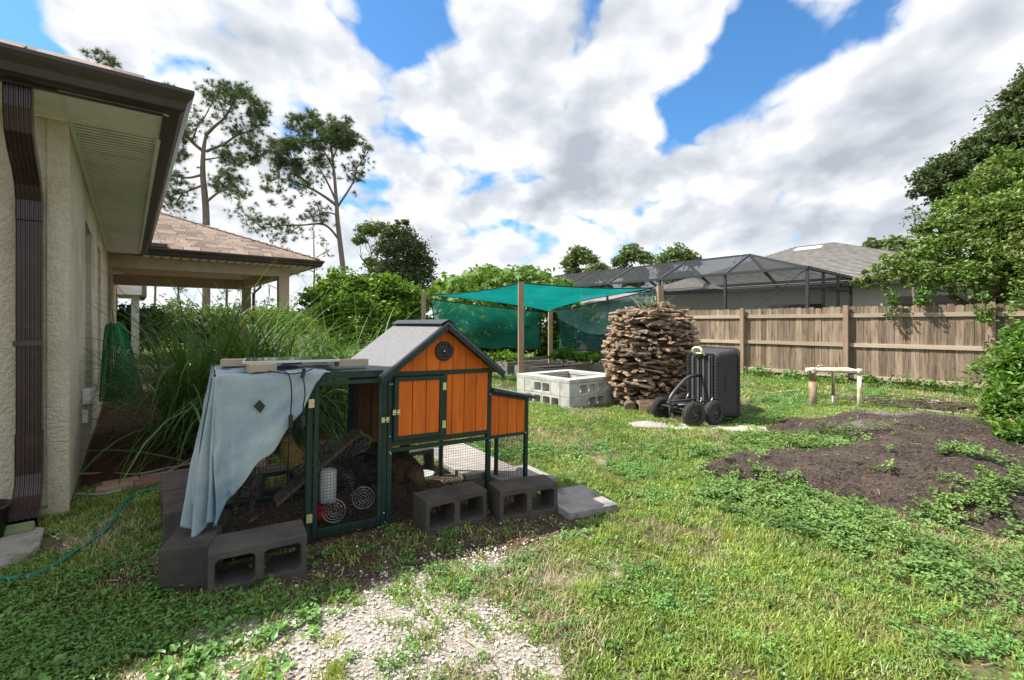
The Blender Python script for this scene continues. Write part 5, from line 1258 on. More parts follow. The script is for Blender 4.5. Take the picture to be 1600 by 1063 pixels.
for k in range(5):
    a_ = .10+k*.205; p = HP(.36-.02*k, .14+a_, 0)
    for r__ in range(2):
        q = HP(.30+.115*r__-.01*k, .12+a_+.03*r__, 0); o = MB().box((0,0,.028),(.20,.105,.06)).build('brick', M['brick'], None, (q.x,q.y,G(q.x,q.y)-.012+.004*rl2.random()), (0,0,ang+rl2.uniform(-.05,.05)), .004)
        tag(o, ('first','second','third','fourth','fifth')[k]+' worn red edging brick from the wall corner, '+('wall side row','yard side row')[r__], 'brick', 'edging bricks beside the house wall')
q = gp_(0, 842)
pot = thing('black_pot', 'black plastic pot cut by the left edge, beside the downspout', 'pot', (-2.66, 2.40, G(-2.66,2.4)))
MB().lathe([(0,0),(.085,0),(.105,.17),(.115,.17),(.115,.195),(.105,.195),(.10,.16),(0,.15)], (0,0,0), 24).build('pot', M['black_pot'], pot)
pot.location = (-2.745, 2.47, G(-2.7,2.47))
sl = [gp_(*p) for p in ((-60,905),(-60,838),(35,828),(70,832),(62,858),(38,882),(5,892))]
mb = MB(); cx_ = sum(p[0] for p in sl)/len(sl); cy_ = sum(p[1] for p in sl)/len(sl); mb.prism([(p[0]-cx_, p[1]-cy_) for p in sl], -.03, .028, plane='xy')
tag(mb.build('splash_slab', M['concrete'], None, (cx_, cy_, G(cx_,cy_)), bevel=.008), 'rough stained concrete slab on the ground below the downspout', 'slab')
# rolled green plastic mesh against the wall
p0 = HP(2.55, .16, 0); nm = thing('plastic_mesh_roll', 'bright green plastic garden mesh bundled against the house wall', 'garden mesh', (p0.x, p0.y, 0), (0,0,ang))
mb = MB(); nr_, nc_ = 34, 46
def mpt(i, j):
    v = i/(nr_-1); a = 2*math.pi*j/nc_*1.15; rad = .06+.13*(1-v)**.8+.03*math.sin(a*3); return Vector((.02+rad*math.cos(a)*.9+.06*(1-v), rad*math.sin(a)*1.4, .34+.80*v+.02*math.sin(a*2)))
for i in range(nr_): mb.tube([mpt(i,j) for j in range(nc_+1)], .0036, 4, 0, False, False)
for j in range(nc_): mb.tube([mpt(i,j) for i in range(0,nr_,3)]+[mpt(nr_-1,j)], .0040, 4, 0, False, False)
mb.build('mesh_net', M['net_green'], nm)
mb = MB()
for i in range(22):
    v = i/21; mb.tube([(.03, -.05+.2*j/8, .02+.5*v) for j in range(9)], .0016, 4, 0, False, False)
for j in range(9): mb.tube([(.03, -.05+.2*j/8, .0), (.03, -.05+.2*j/8, .55)], .0016, 4, 0, False, False)
mb.build('wire_grid', M['hose_pale'], nm)
MB().tube([(.02,.0,1.05),(.0,.02,1.28)], .004, 6).build('tie', M['wire'], nm)
# loose things on the lawn
def rock(px, py, s_, label, m_='rock', cat='rock', z=.0, sq=.6):
    x_, y_ = gp_(px, py); bm = bmesh.new(); bmesh.ops.create_icosphere(bm, subdivisions=3, radius=s_)
    for v in bm.verts:
        n = float(fbm(v.co.x*8/s_*.12+px, v.co.y*8/s_*.12+v.co.z*9, 1.6, 3, px)); v.co *= .7+.6*n; v.co.z *= sq
    me = bpy.data.meshes.new('rock'); bm.to_mesh(me); bm.free(); me.materials.append(M[m_]); return tag(link('rock', me, None, (x_, y_, G(x_,y_)+z)), label, cat)
rock(1460, 632, .13, 'largest white stone on the grass near the fence'); rock(1355, 624, .06, 'small white stone on the grass behind the pipes'); rock(1370, 627, .07, 'pale stone in the weeds between the pipes and the largest stone')
rock(1445, 627, .05, 'small pale stone just left of the largest white stone')
rock(543, 884+40, .012, 'small white chip at the edge of the shaded grass')
for (px, py, s_, lab) in ((1192,612,.26,'low heap of dark soil on the grass before the fence'), (1012,667,.22,'small pile of grey soil on bare ground left of the cart'), (1212,601,.16,'small lump of dark soil just behind the soil heap')):
    o = rock(px, py, s_, lab, 'dirt_pile' if s_ != .22 else 'ash', 'soil heap', 0, .28); o.name = 'soil_heap'; o.data.name = 'soil_heap'
for (px0, py0, px1, py1, lab) in ((1205,617,1250,612,'weathered stick lying on the grass right of the soil heap'), (1420,642,1500,650,'long dry stick on the brush heap near the fence'), (1188,627,1204,629,'short brown board on the grass behind the cart')):
    a = Vector((*gp_(px0,py0),0)); b = Vector((*gp_(px1,py1),0)); a.z = G(a.x,a.y)+.03; b.z = G(b.x,b.y)+.03
    tag(MB().bar(Vector((0,0,0)), b-a, .05, .025).build('stick', M['rail'], None, a), lab, 'stick')
# brush heap by the fence
xb, yb = gp_(1475, 640); mb = MB()
for k in range(420):
    a = rl2.uniform(0,6.28); q = Vector((rl2.gauss(0,.75), rl2.gauss(0,.30), abs(rl2.gauss(0,.05)))); d = Vector((math.cos(a),math.sin(a),rl2.uniform(-.2,.2)))*rl2.uniform(.05,.25)
    mb.bar(q-d, q+d, .012, .008)
tag(mb.build('brush_heap', M['chip'], None, (xb,yb,G(xb,yb)+.02), (0,0,-.5), kind='stuff'), 'low heap of dead twigs and bark in front of the fence', 'brush heap')
# ---------------------------------------------------------------- pines
def needle_tufts(cen, L_, n_per, r_):
    k = len(cen); ax_ = unit(r_.normal(size=(k,3))*np.array([1,1,.6])+np.array([0,0,.55]))
    d = unit(r_.normal(size=(k,n_per,3))*.62+ax_[:,None,:]); l = L_*(.55+.6*r_.random((k,n_per,1)))
    w_ = unit(np.cross(d, r_.normal(size=(k,n_per,3))))*L_*.024
    c = cen[:,None,:]; tip = c+d*l; tip[...,2] -= (l[...,0]**2)/L_*.18
    V = np.stack([c-w_+0*l, c+w_+0*l, tip], 2).reshape(-1,3); F = np.arange(len(V)).reshape(-1,3); return V, F
def pine(label, Y, trunk, tr_r, limbs_, lumps, dens, L_, seed, nper=34, spread=.5, group='tall pines behind the house'):
    r_ = np.random.default_rng(seed); rd = random.Random(seed); W = lambda x, y, dy=0: P(x, y, Y+dy)
    dens *= 7.5; L_ *= .84; tr_r *= .74; base = W(*trunk[0]); base = Vector((base.x, base.y, -.3)); t = thing('pine_tree', label, 'pine tree', base, (0,0,0), group)
    mb = MB(); tp = [base]+[W(*q) for q in trunk]; tp = smooth([tuple(v-base) for v in tp], 4); n = len(tp)
    mb.tube(tp, [tr_r*(1-.72*i/(n-1)) for i in range(n)], 9)
    tips = []
    for q in limbs_:
        r0 = q[0]*.66; dep = rd.uniform(-1,1)*spread; pts = []
        for i, (x_, y_) in enumerate(q[1]): pts.append(tuple(W(x_, y_, dep*i*1.0)-base))
        sp_ = smooth(pts, 4); m_ = len(sp_); mb.tube(sp_, [r0*(1-.75*i/(m_-1)) for i in range(m_)], 6)
        tips += [(v, dep*len(pts)) for v in sp_[m_//2:]]
    cen = []
    for (x_, y_, rpx, wgt) in lumps:
        rad = rpx/FPX*Y; dep = rd.uniform(-1,1)*spread*2.2; c = W(x_, y_, dep)-base; k = max(2, int(dens*wgt*rpx*rpx/100))
        sub = r_.normal(size=(k,3)); sub = unit(sub)*(r_.random((k,1))**.4)*rad*np.array([1,1,.75]); sub += np.array(c); cen.append(sub)
        for s_ in sub[::4]:
            if tips:
                near = min(tips, key=lambda q_: (q_[0]-Vector(s_)).length)[0]
                if (near-Vector(s_)).length < rad*2.6: mb.tube([near, near.lerp(Vector(s_), .5)+Vector((0,0,-.04)), Vector(s_)], [.035,.022,.008], 4, 0, False)
    if tips and tr_r > .15:
        tv = np.array([tuple(v) for v, _ in tips[::1]]); rep = np.repeat(tv, 9, 0); cen.append(rep+r_.normal(size=rep.shape)*np.array([.42,.42,.34]))
    mb.build('trunk', M['bark_pine'], t); cen = np.concatenate(cen)
    V, F = needle_tufts(cen, L_, nper, r_); link('crown', arr_mesh('crown', V, F, M['needle']), t); return t
rp = random.Random(3)
def lumps_in(poly, n, r0, r1, w=1, seed=0):
    rr = random.Random(seed); out = []; xs_ = [p[0] for p in poly]; ys_ = [p[1] for p in poly]
    while len(out) < n:
        x_, y_ = rr.uniform(min(xs_), max(xs_)), rr.uniform(min(ys_), max(ys_)); ins = False
        for i in range(len(poly)):
            (x1_, y1_), (x2_, y2_) = poly[i], poly[i-1]
            if (y1_ > y_) != (y2_ > y_) and x_ < (x2_-x1_)*(y_-y1_)/(y2_-y1_)+x1_: ins = not ins
        if ins: out.append((x_, y_, rr.uniform(r0, r1), w))
    return out
# right-hand tall pine
pine('tall pine with leaning trunk and broad flat crown, right of the two big pines', 30, [(541,500),(537,430),(528,350),(526,318),(522,270),(517,225)], .30,
     [(.16,[(528,323),(508,308),(486,295),(460,285),(436,278)]), (.12,[(527,324),(543,300),(553,282),(558,262),(568,248)]), (.13,[(526,316),(514,290),(502,268),(492,252)]), (.10,[(520,262),(508,240),(496,222)]),
      (.10,[(519,250),(530,225),(538,205)]), (.12,[(529,374),(515,357),(500,350),(470,352),(440,352),(412,356),(396,345),(378,332)]), (.09,[(529,338),(516,333),(500,334),(488,342)]), (.07,[(486,295),(472,278),(462,262)]), (.06,[(470,352),(455,362),(440,372)])],
     lumps_in([(425,235),(440,195),(478,180),(510,178),(545,188),(562,215),(548,238),(510,232),(490,262),(455,268),(432,262)], 46, 8, 16, 1.0, 1)+lumps_in([(405,270),(430,262),(440,300),(415,312)],6,5,9,.9,2)+
     [(576,232,9,1),(568,228,7,1),(558,282,5,1),(449,318,8,1),(425,316,7,.9),(500,258,9,.8),(478,290,8,.8),(470,340,7,.7),(445,345,8,.7),(420,350,7,.7),(405,340,6,.6),(494,318,7,.7),(540,262,8,.6),(515,255,7,.6),(480,330,6,.6)], 2.6, .46, 11)
# left-hand tall pine
pine('tall open pine rising over the lanai roof, left of the two big pines', 27, [(322,500),(322,340),(317,275),(318,235),(322,210)], .34,
     [(.15,[(318,237),(300,222),(285,205),(270,190),(262,182)]), (.16,[(321,212),(335,198),(350,185),(362,165),(366,152)]), (.14,[(322,237),(350,225),(370,212),(390,205),(408,195)]), (.12,[(317,273),(295,278),(272,275),(255,272)]),
      (.12,[(321,317),(340,302),(358,296),(380,300)]), (.11,[(316,290),(290,300),(272,305),(258,310)]), (.08,[(300,222),(308,200),(318,186)]), (.08,[(320,250),(345,245),(352,236)]), (.08,[(285,302),(275,318),(268,322)]), (.08,[(362,165),(350,152),(342,140)])],
     lumps_in([(312,140),(335,128),(385,135),(412,165),(418,195),(400,205),(385,165),(350,150),(325,160)], 36, 6, 12, .8, 5)+lumps_in([(345,225),(370,200),(410,200),(415,240),(390,262),(352,262)], 30, 6, 11, .7, 6)+
     lumps_in([(256,200),(285,190),(300,215),(285,260),(258,265)], 22, 7, 12, .7, 7)+lumps_in([(325,275),(365,262),(380,280),(350,300),(330,300)], 15, 6, 10, .9, 8)+[(265,300,8,.6),(285,290,8,.6),(388,302,6,.7),(372,296,6,.6),(266,135,10,.9),(300,292,7,.6),(296,170,7,.6)], 2.2, .44, 12)
# pine top over the roof at far left
pine('pine top peeping over the near roof at the upper left', 24, [(165,200),(160,110)], .2, [(.06,[(163,118),(150,105),(135,92)]), (.06,[(162,115),(172,102),(180,95)])], [(135,84,7,.9),(150,82,8,1),(165,88,9,1),(178,98,9,1),(170,104,9,1),(148,92,6,.8)], 2.4, .42, 14)
# middle distance pines seen under and beside the lanai
for i, (x_, top, Y, w_) in enumerate(((212,330,26,26),(240,360,32,24),(276,350,36,28),(352,380,30,24),(395,400,34,22),(440,395,36,26),(488,365,34,26))):
    pine(('slim pine seen under the lanai beam, leftmost of them','slim pine under the lanai beam, second from the left','slim pine under the lanai beam, third from the left','slim pine under the middle of the lanai beam','slim pine under the lanai beam near the back column','slim pine between the lanai columns','thin pale pine between the lanai corner and the leaning pine')[i],
         Y, [(x_,520),(x_+3,440),(x_+2,top)], .16, [(.06,[(x_+2,top+40),(x_+22,top+28),(x_+32,top+22)]),(.06,[(x_+2,top+60),(x_-20,top+50),(x_-30,top+40)])],
         lumps_in([(x_-w_,top+20),(x_,top-10),(x_+w_,top+20),(x_+w_,top+110),(x_-w_,top+110)], 16, 6, 11, .5, 20+i), 2.0, .5, 30+i, 20, .5, 'slim pines behind the lanai')
# distant round-topped pines right of centre
for i, (x_, top, w_, Y) in enumerate(((905,386,26,60),(935,410,24,55),(988,384,28,62),(1055,388,32,64),(1298,378,16,70))):
    r_w = w_/FPX*Y
    tree('distant_pine', ('distant rounded pine nearest the teal sail','low pale distant tree right of the first distant pine','distant pine standing alone above the dark pool cage roof','broadest distant pine top above the pool cage','tiny tree top beyond the ridge of the grey roof')[i], 'pine tree',
         (P(x_,500,Y).x, Y, -.3), [(P(x_+dx, top+dy, Y).x, Y+dz, P(x_,top+dy,Y).z, r_w*rr_) for dx, dy, dz, rr_ in ((0,16,0,.62),(-w_*.5,26,1,.45),(w_*.5,24,-1,.5),(-w_*.3,44,1,.5),(w_*.4,46,0,.45),(0,62,0,.5))],
         4200, (.62,.26), M['far_tree'], M['bark'], group='distant pines on the skyline', seed=60+i, shell=.15, clump=.24, trunk_r=.22, per=14)

# ---------------------------------------------------------------- trees and shrubs
def px_blobs(lst): return [tuple(P(x_, y_, Y))+(r_/FPX*Y,) for x_, y_, r_, Y in lst]
tree('oak_tree', 'grey green oak with a pointed ragged crown behind the hedge', 'tree', (P(640,500,32).x, 32, -.3),
     px_blobs([(625,372,24,32),(610,395,24,32),(640,392,26,31),(655,412,24,32),(618,425,30,32),(662,432,20,32),(600,440,26,33),(640,445,34,32),(628,350,10,32)]), 15000, (.20,.10), M['oak'], M['bark'], seed=71, shell=.45, clump=.20, trunk_r=.2, per=22)
tree('bay_tree', 'thin dark tree with flat topped crown at the left of the grey green oak', 'tree', (P(592,500,34).x, 34, -.3),
     px_blobs([(575,365,18,34),(597,360,14,34),(562,378,10,34),(580,415,14,34),(570,440,12,34),(590,430,12,34)]), 3600, (.24,.09), M['far_tree'], M['bark'], seed=72, shell=.3, clump=.2, trunk_r=.12, per=14)
for i, (lst, lab, mt, nl) in enumerate((
     ([(505,470,30,12.5),(535,455,34,12.8),(500,505,34,12),(545,490,38,12),(575,470,36,13),(560,530,34,11.6),(520,535,30,11.5)], 'bright green leafy hedge shrub beside the lanai column', 'hedge', 11000),
     ([(605,465,34,13),(630,475,34,13.2),(600,505,36,12.5),(640,505,30,13),(620,450,20,13.4),(650,480,22,13.6),(610,540,26,12)], 'bright green leafy hedge shrub behind the hen house roof', 'hedge', 10000))):
    c = px_blobs(lst); bx = sum(b[0] for b in c)/len(c); by = sum(b[1] for b in c)/len(c)
    tree('shrub', lab, 'shrub', (bx, by, G(bx,by)), c, nl, (.13,.06), M[mt], M['bark'], group='hedge shrubs', seed=80+i, shell=.6, clump=.15, trunk_r=.06, per=16)
tree('shrub', 'shrub of feathery thin stems between lemongrass and hedge', 'shrub', (P(440,560,8).x, 8, G(-3.8,8)), px_blobs([(440,510,26,8),(470,520,24,8.2),(410,505,22,8.4),(500,540,20,7.8)]), 3600, (.12,.018), M['vine'], M['bark'], seed=83, shell=.5, clump=.25, trunk_r=.03, per=12)
# low growth under the lanai, far garden
for i, (x_, y_, r_, Y, lab) in enumerate(((215,500,34,16,'dark green shrub low under the lanai, leftmost'),(275,500,36,18,'grey green shrub under the middle of the lanai'),(350,505,34,19,'pale shrub under the right of the lanai'),(420,500,30,20,'pale shrub beyond the back column of the lanai'))):
    b = px_blobs([(x_,y_+4,r_,Y),(x_-25,y_+18,r_*.9,Y),(x_+25,y_+14,r_*.9,Y),(x_,y_+34,r_,Y)]); tree('shrub', lab, 'shrub', (b[0][0], Y, -.2), b, 3600, (.2,.07), M[('oak','far_tree','vine','far_tree')[i]], M['bark'], group='shrubs beyond the lanai', seed=90+i, shell=.5, clump=.2, trunk_r=.05, per=14)
# castor or papaya like plants behind the sail: large lobed leaves drooping from upright stems
def lobed(m_):
    out = []
    for k in range(4):
        vs = [(0,0,0)]; n = 14
        for i in range(n+1):
            a = -2.5+5.0*i/n; r__ = (.30 if i%2 else .13)*(1-.12*abs(a)); vs.append((r__*math.cos(a), r__*math.sin(a), -.09*r__/.3-.04*random.random()))
        out.append(MB().add(vs, [(0,i,i+1) for i in range(1,n+1)]).mesh('leaf', m_))
    return out
lob = lobed(M['papaya'])
hs_ = [(700,445,14,'far left of the row'),(722,432,14,'left of the tallest ones'),(752,420,14.5,'with the tallest crown left of the sail'),(785,425,15,'behind the left half of the sail'),(815,418,15,'behind the front sail post'),(842,425,15,'right of the front sail post'),(868,438,15.5,'at the right end of the row'),(735,460,13.3,'low in front of the row at the left'),(775,455,13.8,'low in the middle of the row'),(835,455,14.2,'low at the right of the row')]
nlv = 0
for i, (x_, y_, Y, lab) in enumerate(hs_):
    top = P(x_, y_, Y); g0 = G(top.x, Y); t = thing('papaya_plant', 'tall plant with big lobed bright leaves, '+lab, 'plant', (top.x, Y, g0), (0,0,0), 'big leaved plants behind the shade sail')
    h = top.z-g0; rr = random.Random(100+i); mb = MB(); st_ = [(0,0,0),(.05,0,h*.5),(0,.03,h)]; mb.tube(smooth(st_,4), .04, 7)
    for k in range(46):
        a = rr.uniform(0,6.28); zz_ = h-abs(rr.gauss(0,.55)); ln = rr.uniform(.15,.62); p = Vector((math.cos(a)*ln, math.sin(a)*ln, zz_+rr.uniform(-.1,.15)))
        if p.z < .2: continue
        mb.tube([(0,0,zz_-.1), p], [.008,.005], 4, 0, False)
        l = link('leaf', rr.choice(lob), t, p, (rr.uniform(-.5,.5), rr.uniform(.1,.9), a)); s_ = rr.uniform(.6,1.0); l.scale = (s_,)*3
    mb.build('stem', M['papaya'], t)
# filler foliage behind those plants
b = px_blobs([(690,470,30,16),(720,465,34,16.5),(760,455,36,17),(800,452,36,17),(840,455,34,17),(870,465,28,17),(730,500,40,15.5),(790,495,44,15.5),(850,500,44,15.5),(900,510,30,15),(690,545,30,14.6),(735,548,32,14.6),(780,548,32,14.6),(825,548,32,14.8),(868,545,30,15)])
tree('thicket', 'dense green thicket filling the space behind the green screens', 'shrub', (.3, 16, -.25), b, 17000, (.22,.12), M['hedge'], M['bark'], seed=99, shell=.6, clump=.16, trunk_r=.06, per=16)
b = px_blobs([(930,520,24,16.5),(965,515,22,17),(1000,510,20,17)]); tree('thicket', 'low green shrubs beyond the right dark screen', 'shrub', (b[1][0], 17, -.25), b, 2600, (.2,.1), M['far_tree'], M['bark'], seed=98, trunk_r=.05)

# right: great oak and the vine covered mass in front of it
tree('oak_tree', 'large dark oak with ragged branches at the upper right edge', 'tree', (P(1600,500,17).x, 17, -.3),
     px_blobs([(1600,190,40,17),(1560,235,42,17),(1520,250,30,17),(1475,275,34,17),(1452,300,22,17),(1500,310,34,17),(1580,290,50,17),(1640,230,60,17),(1690,300,80,17.5),(1630,340,60,17),(1596,150,24,17),(1640,130,40,17.5)]), 52000, (.15,.075), M['oak'], M['bark'], seed=110, shell=.35, clump=.17, trunk_r=.35, per=24, limbs=11)
tree('vine_covered_tree', 'broad bright green tree smothered in vines leaning over the fence at right', 'tree', (P(1560,500,12.4).x, 12.4, -.3),
     px_blobs([(1360,440,18,12),(1340,448,12,12),(1395,425,28,12),(1420,440,34,11.8),(1450,405,34,12.2),(1470,365,32,12.4),(1500,400,48,12),(1495,335,30,12.6),(1530,300,34,12.8),(1550,360,54,12.2),(1575,265,34,13),(1610,290,50,12.8),(1600,350,60,12),(1560,430,50,11.4),(1500,445,36,11.4),(1610,430,60,11.2),(1650,380,80,12),(1680,300,90,13),(1700,460,80,11)]),
     60000, (.105,.06), M['vine'], M['bark'], seed=111, shell=.75, clump=.12, trunk_r=.2, per=18, limbs=12, flat=.95)
tree('bare_shrub', 'half bare grey twigged shrub left of the vine covered tree', 'shrub', (P(1440,500,14.5).x, 14.5, -.3), px_blobs([(1430,345,16,14.5),(1438,365,14,14.5),(1425,330,10,14.5)]), 260, (.09,.04), M['oak'], M['bark'], seed=112, trunk_r=.06, per=4, limbs=3)
tree('shrub', 'rounded dark bush beyond the grey roof, left of the vine covered tree', 'shrub', (P(1385,500,26).x, 26, -.3), px_blobs([(1385,395,22,26),(1362,388,14,26),(1405,390,18,26),(1395,415,26,25),(1375,412,18,25)]), 5200, (.26,.14), M['far_tree'], M['bark'], seed=113, trunk_r=.1, per=14)
# hanging vines over the fence top
for i, (x_, y_, h_, lab) in enumerate(((1392,462,34,'small vine spray hanging over the fence left of the last post'),(1532,470,36,'vine strand hanging beside the rightmost fence post'),(1440,458,16,'vine tips drooping over the fence top'),(1590,465,20,'vine tips over the fence at the right edge'))):
    Yf = 9.3+(1551-x_)/(1551-1324)*1.9; p = P(x_, y_, Yf); b = [(p.x-.08, p.y-.12, p.z-k*h_/FPX*Yf/3, .10+.05*(i%2)) for k in range(4)]
    r_ = np.random.default_rng(130+i); pts = crown_points([(q[0]-p.x, q[1]-p.y, q[2]-p.z, q[3]) for q in b], 170, .3, .5, 6, r_); V, F = leaf_arrays(pts, .075, .045, .4, .2, r_)
    t = thing('vine', lab, 'vine', p); link('leaves', arr_mesh('leaves', V, F, M['bush']), t, kind='stuff'); MB().tube([(0,0,.15),(-.08,-.12,0),(-.09,-.13,-h_/FPX*Yf)], .006, 5).build('stem', M['bark'], t)
# foreground shrub at the right edge
tree('shrub', 'glossy bright green shrub at the right edge of the lawn, close to the viewer', 'shrub', (5.75, 4.9, -.25),
     px_blobs([(1605,530,26,5.6),(1622,570,44,5.4),(1588,600,26,5.4),(1572,645,26,5.2),(1610,640,46,5.2),(1548,700,24,5.0),(1590,705,42,4.8),(1650,600,80,5.4),(1660,700,70,4.7),(1605,745,34,4.5),(1670,530,55,5.6)]), 17000, (.075,.032), M['bush'], M['bark'], seed=120, shell=.6, clump=.17, trunk_r=.035, per=14, limbs=9)

# ---------------------------------------------------------------- lemongrass
lg = thing('lemongrass', 'huge arching lemongrass clump between the house wall and the coop', 'ornamental grass', (-2.95, 4.6, G(-2.95,4.6)))
rlg = random.Random(17)
def blade_mesh(L_, curl, w_, seed):
    rr = random.Random(seed); n = 9; vs = []; x_ = 0; z_ = 0; a = rr.uniform(1.15,1.5)
    for i in range(n+1):
        u = i/n; ww = w_*(.6+.8*u*(1-u)*1.6)*(1-u**3)+.0006; vs += [(x_,-ww/2,z_+ww*.18),(x_,0,z_),(x_,ww/2,z_+ww*.18)]
        x_ += math.cos(a)*L_/n; z_ += math.sin(a)*L_/n; a -= curl*(.4+1.7*u)/n
    return vs, [(i*3+j,(i+1)*3+j,(i+1)*3+j+1,i*3+j+1) for i in range(n) for j in range(2)]
bm_ = []
for k in range(14): v, f = blade_mesh(1.35+.06*k, (.7,1.0,1.4,1.8,2.2)[k%5], .014+.0007*k, k); mb = MB(); mb.add(v, f, 0, True); bm_.append(mb.mesh('blade', M['lemongrass']))
mbs = MB()
for k in range(3300):
    c = rlg.choice(((0,0),(0,0),(.35,.2),(-.25,.1),(.1,.5),(.7,.1),(1.0,.5),(1.1,1.0))); a = rlg.uniform(0,6.283); lean = abs(rlg.gauss(0,.42)); s_ = rlg.uniform(.75,1.18)
    if c[0] > .6: s_ *= .85
    px_, py_ = c[0]+rlg.gauss(0,.12), c[1]+rlg.gauss(0,.12)
    # keep clear of the wall side: stems lean along it
    R3 = Euler((0, lean, a)).to_matrix()
    tipx = -2.95+px_+math.cos(a)*1.15; tipy = 4.6+py_+math.sin(a)*1.15
    if tipx/max(tipy,1) < -.80 and tipy < 5.1 and rlg.random() < .7: continue
    if k < 298: o = link('blade', bm_[k%14], lg, (px_,py_,0), Euler((0,lean,a))); o.scale = (s_,)*3
    else:
        v, f = blade_mesh(rlg.uniform(1.2,2.0)*s_, rlg.uniform(.6,2.4), rlg.uniform(.009,.018), k); mbs.add([R3@Vector(q)+Vector((px_,py_,0)) for q in v], f, 0, True)
for k in range(26):   # tall upright stalks that bend at the tip
    v, f = blade_mesh(rlg.uniform(1.8,2.1), rlg.uniform(.3,1.6), .008, 900+k); R3 = Euler((0, rlg.uniform(-.25,.05), rlg.uniform(0,6.28))).to_matrix(); p = Vector((rlg.uniform(.1,1.1), rlg.uniform(-.1,.5), 0)); mbs.add([R3@Vector(q)+p for q in v], f, 0, True)
mbs.build('blades', M['lemongrass'], lg, kind='stuff')
t = thing('strap_leaf_plant', 'lone broad pale blade arching low from the lemongrass over the bed', 'plant', (-2.35, 3.75, 0)); v, f = blade_mesh(1.25, .9, .03, 5); R3 = Euler((0, .95, R(197))).to_matrix()
MB().add([R3@Vector(q) for q in v], f, 0, True).build('leaf', M['lemongrass'], t)

# ---------------------------------------------------------------- ground cover
def blade_tuft(nb, h0, h1, w_, spread, m_, seed, lean=(.3,1.1), seg=3):
    rr = random.Random(seed); mb = MB()
    for k in range(nb):
        x_, y_ = rr.gauss(0, spread), rr.gauss(0, spread); a = rr.uniform(0, 6.283); L_ = rr.uniform(h0, h1); th = rr.uniform(*lean); ww = w_*rr.uniform(.7,1.25); p = Vector((x_,y_,-.004)); d = Vector((math.cos(a),math.sin(a),0)); s_ = Vector((-d.y,d.x,0))*ww/2
        vs = []
        for i in range(seg+1):
            u = i/seg; q = (1-u**2.2)
            vs += [p-s_*q, p+s_*q] if i < seg else [p]
            an = th*(.35+.95*u); p = p+(d*math.sin(an)+Vector((0,0,math.cos(an))))*L_/seg
        fs = [(2*i,2*i+1,2*i+3,2*i+2) for i in range(seg-1)]+[(2*seg-2,2*seg-1,2*seg)]
        mb.add(vs, fs)
    return mb.mesh('grass_tuft', m_)
def weed_tuft(nl, r_, lw, ll, h_, m_, seed):
    rr = random.Random(seed); mb = MB()
    for k in range(nl):
        a = rr.uniform(0,6.283); q = r_*math.sqrt(rr.random()); c = Vector((q*math.cos(a), q*math.sin(a), h_*rr.uniform(.25,1))); b = rr.uniform(0,6.283); d = Vector((math.cos(b),math.sin(b),rr.uniform(-.4,.7))).normalized(); s_ = Vector((-math.sin(b),math.cos(b),rr.uniform(-.6,.6))); L_ = ll*rr.uniform(.6,1.2); W_ = lw*rr.uniform(.7,1.2)
        vs = [c, c+d*L_*.35+s_*W_/2, c+d*L_*.75+s_*W_*.36, c+d*L_-Vector((0,0,L_*.12)), c+d*L_*.75-s_*W_*.36, c+d*L_*.35-s_*W_/2, c+d*L_*.5-Vector((0,0,W_*.15))]
        mb.add(vs, [(0,1,6),(1,2,6),(2,3,6),(3,4,6),(4,5,6),(5,0,6)])
        if k%3 == 0: mb.add([c, c+Vector((0,.0015,0)), Vector((c.x*.4,c.y*.4,-.01))], [(0,1,2)])
    return mb.mesh('weed_tuft', m_)
protos = [blade_tuft(30,.020,.048,.0068,.030,M['grass'],k,(.5,1.45)) for k in range(7)]+[weed_tuft(26,.045,.010,.020,.032,M['clover'],20+k) for k in range(4)]+[blade_tuft(14,.03,.07,.0026,.035,M['dry'],40+k,(.9,1.5)) for k in range(2)]
def veg_mask(x, y):
    d = np.ones_like(x)
    d *= 1-.86*sstep(.38,.62,gravel_w(x,y)); d *= 1-.9*sstep(.35,.6,sand_w(x,y)); d *= 1-.88*sstep(.45,.8,litter_w(x,y))
    mo = mound(x, y); d *= 1-.995*sstep(-.025,.015,mo)
    n = fbm(x, y, 1.5, 4, 61); d *= .30+.70*sstep(.34,.55,n)+.0
    return d
def not_in_boxes(x, y):
    ok = np.ones(len(x), bool)
    def rect(cx, cy, a, x0, x1, y0, y1):
        c, s = math.cos(a), math.sin(a); dx, dy = x-cx, y-cy; u = dx*c+dy*s; v = -dx*s+dy*c; return ~((u > x0)&(u < x1)&(v > y0)&(v < y1))
    ok &= rect(CA.x, CA.y, CANG, PX-.02, HW+.30, -.02, DP+.05)
    ok &= rect(A0.x, A0.y, ang, -5, .05, -.0, 14)&rect(A0.x, A0.y, ang, -5, 1.1, .5, 5.0)&rect(A0.x, A0.y, ang, .3, 4.2, 6.2, 12.5)&rect(A0.x, A0.y, ang, 2.2, 3.5, 4.2, 6.2)
    ok &= rect(PN.x, PN.y, rz(D2), 0, 1.2, 0, 1.2)
    for o in C.objects:
        if o.name.startswith('cinder_block'): ok &= rect(o.location.x, o.location.y, o.rotation_euler.z, -.2,.2,-.1,.1)
        if o.name.startswith('concrete_paver'): ok &= rect(o.location.x, o.location.y, o.rotation_euler.z, -.2,.2,-.2,.2)
    ok &= ((x-WP.x)**2+(y-WP.y)**2 > .5**2)&rect(cx_, cy_, 0, -.24,.2,-.10,.12)
    return ok
def gen(n, x0, x1, y0, y1, fn, r_):
    x_ = r_.uniform(x0, x1, n); y_ = r_.uniform(y0, y1, n); k = (r_.random(n) < fn(x_, y_))&(np.abs(x_) < 1.12*y_+.35); x_, y_ = x_[k], y_[k]; k = not_in_boxes(x_, y_); return x_[k], y_[k]
rg = np.random.default_rng(4)
parts = []
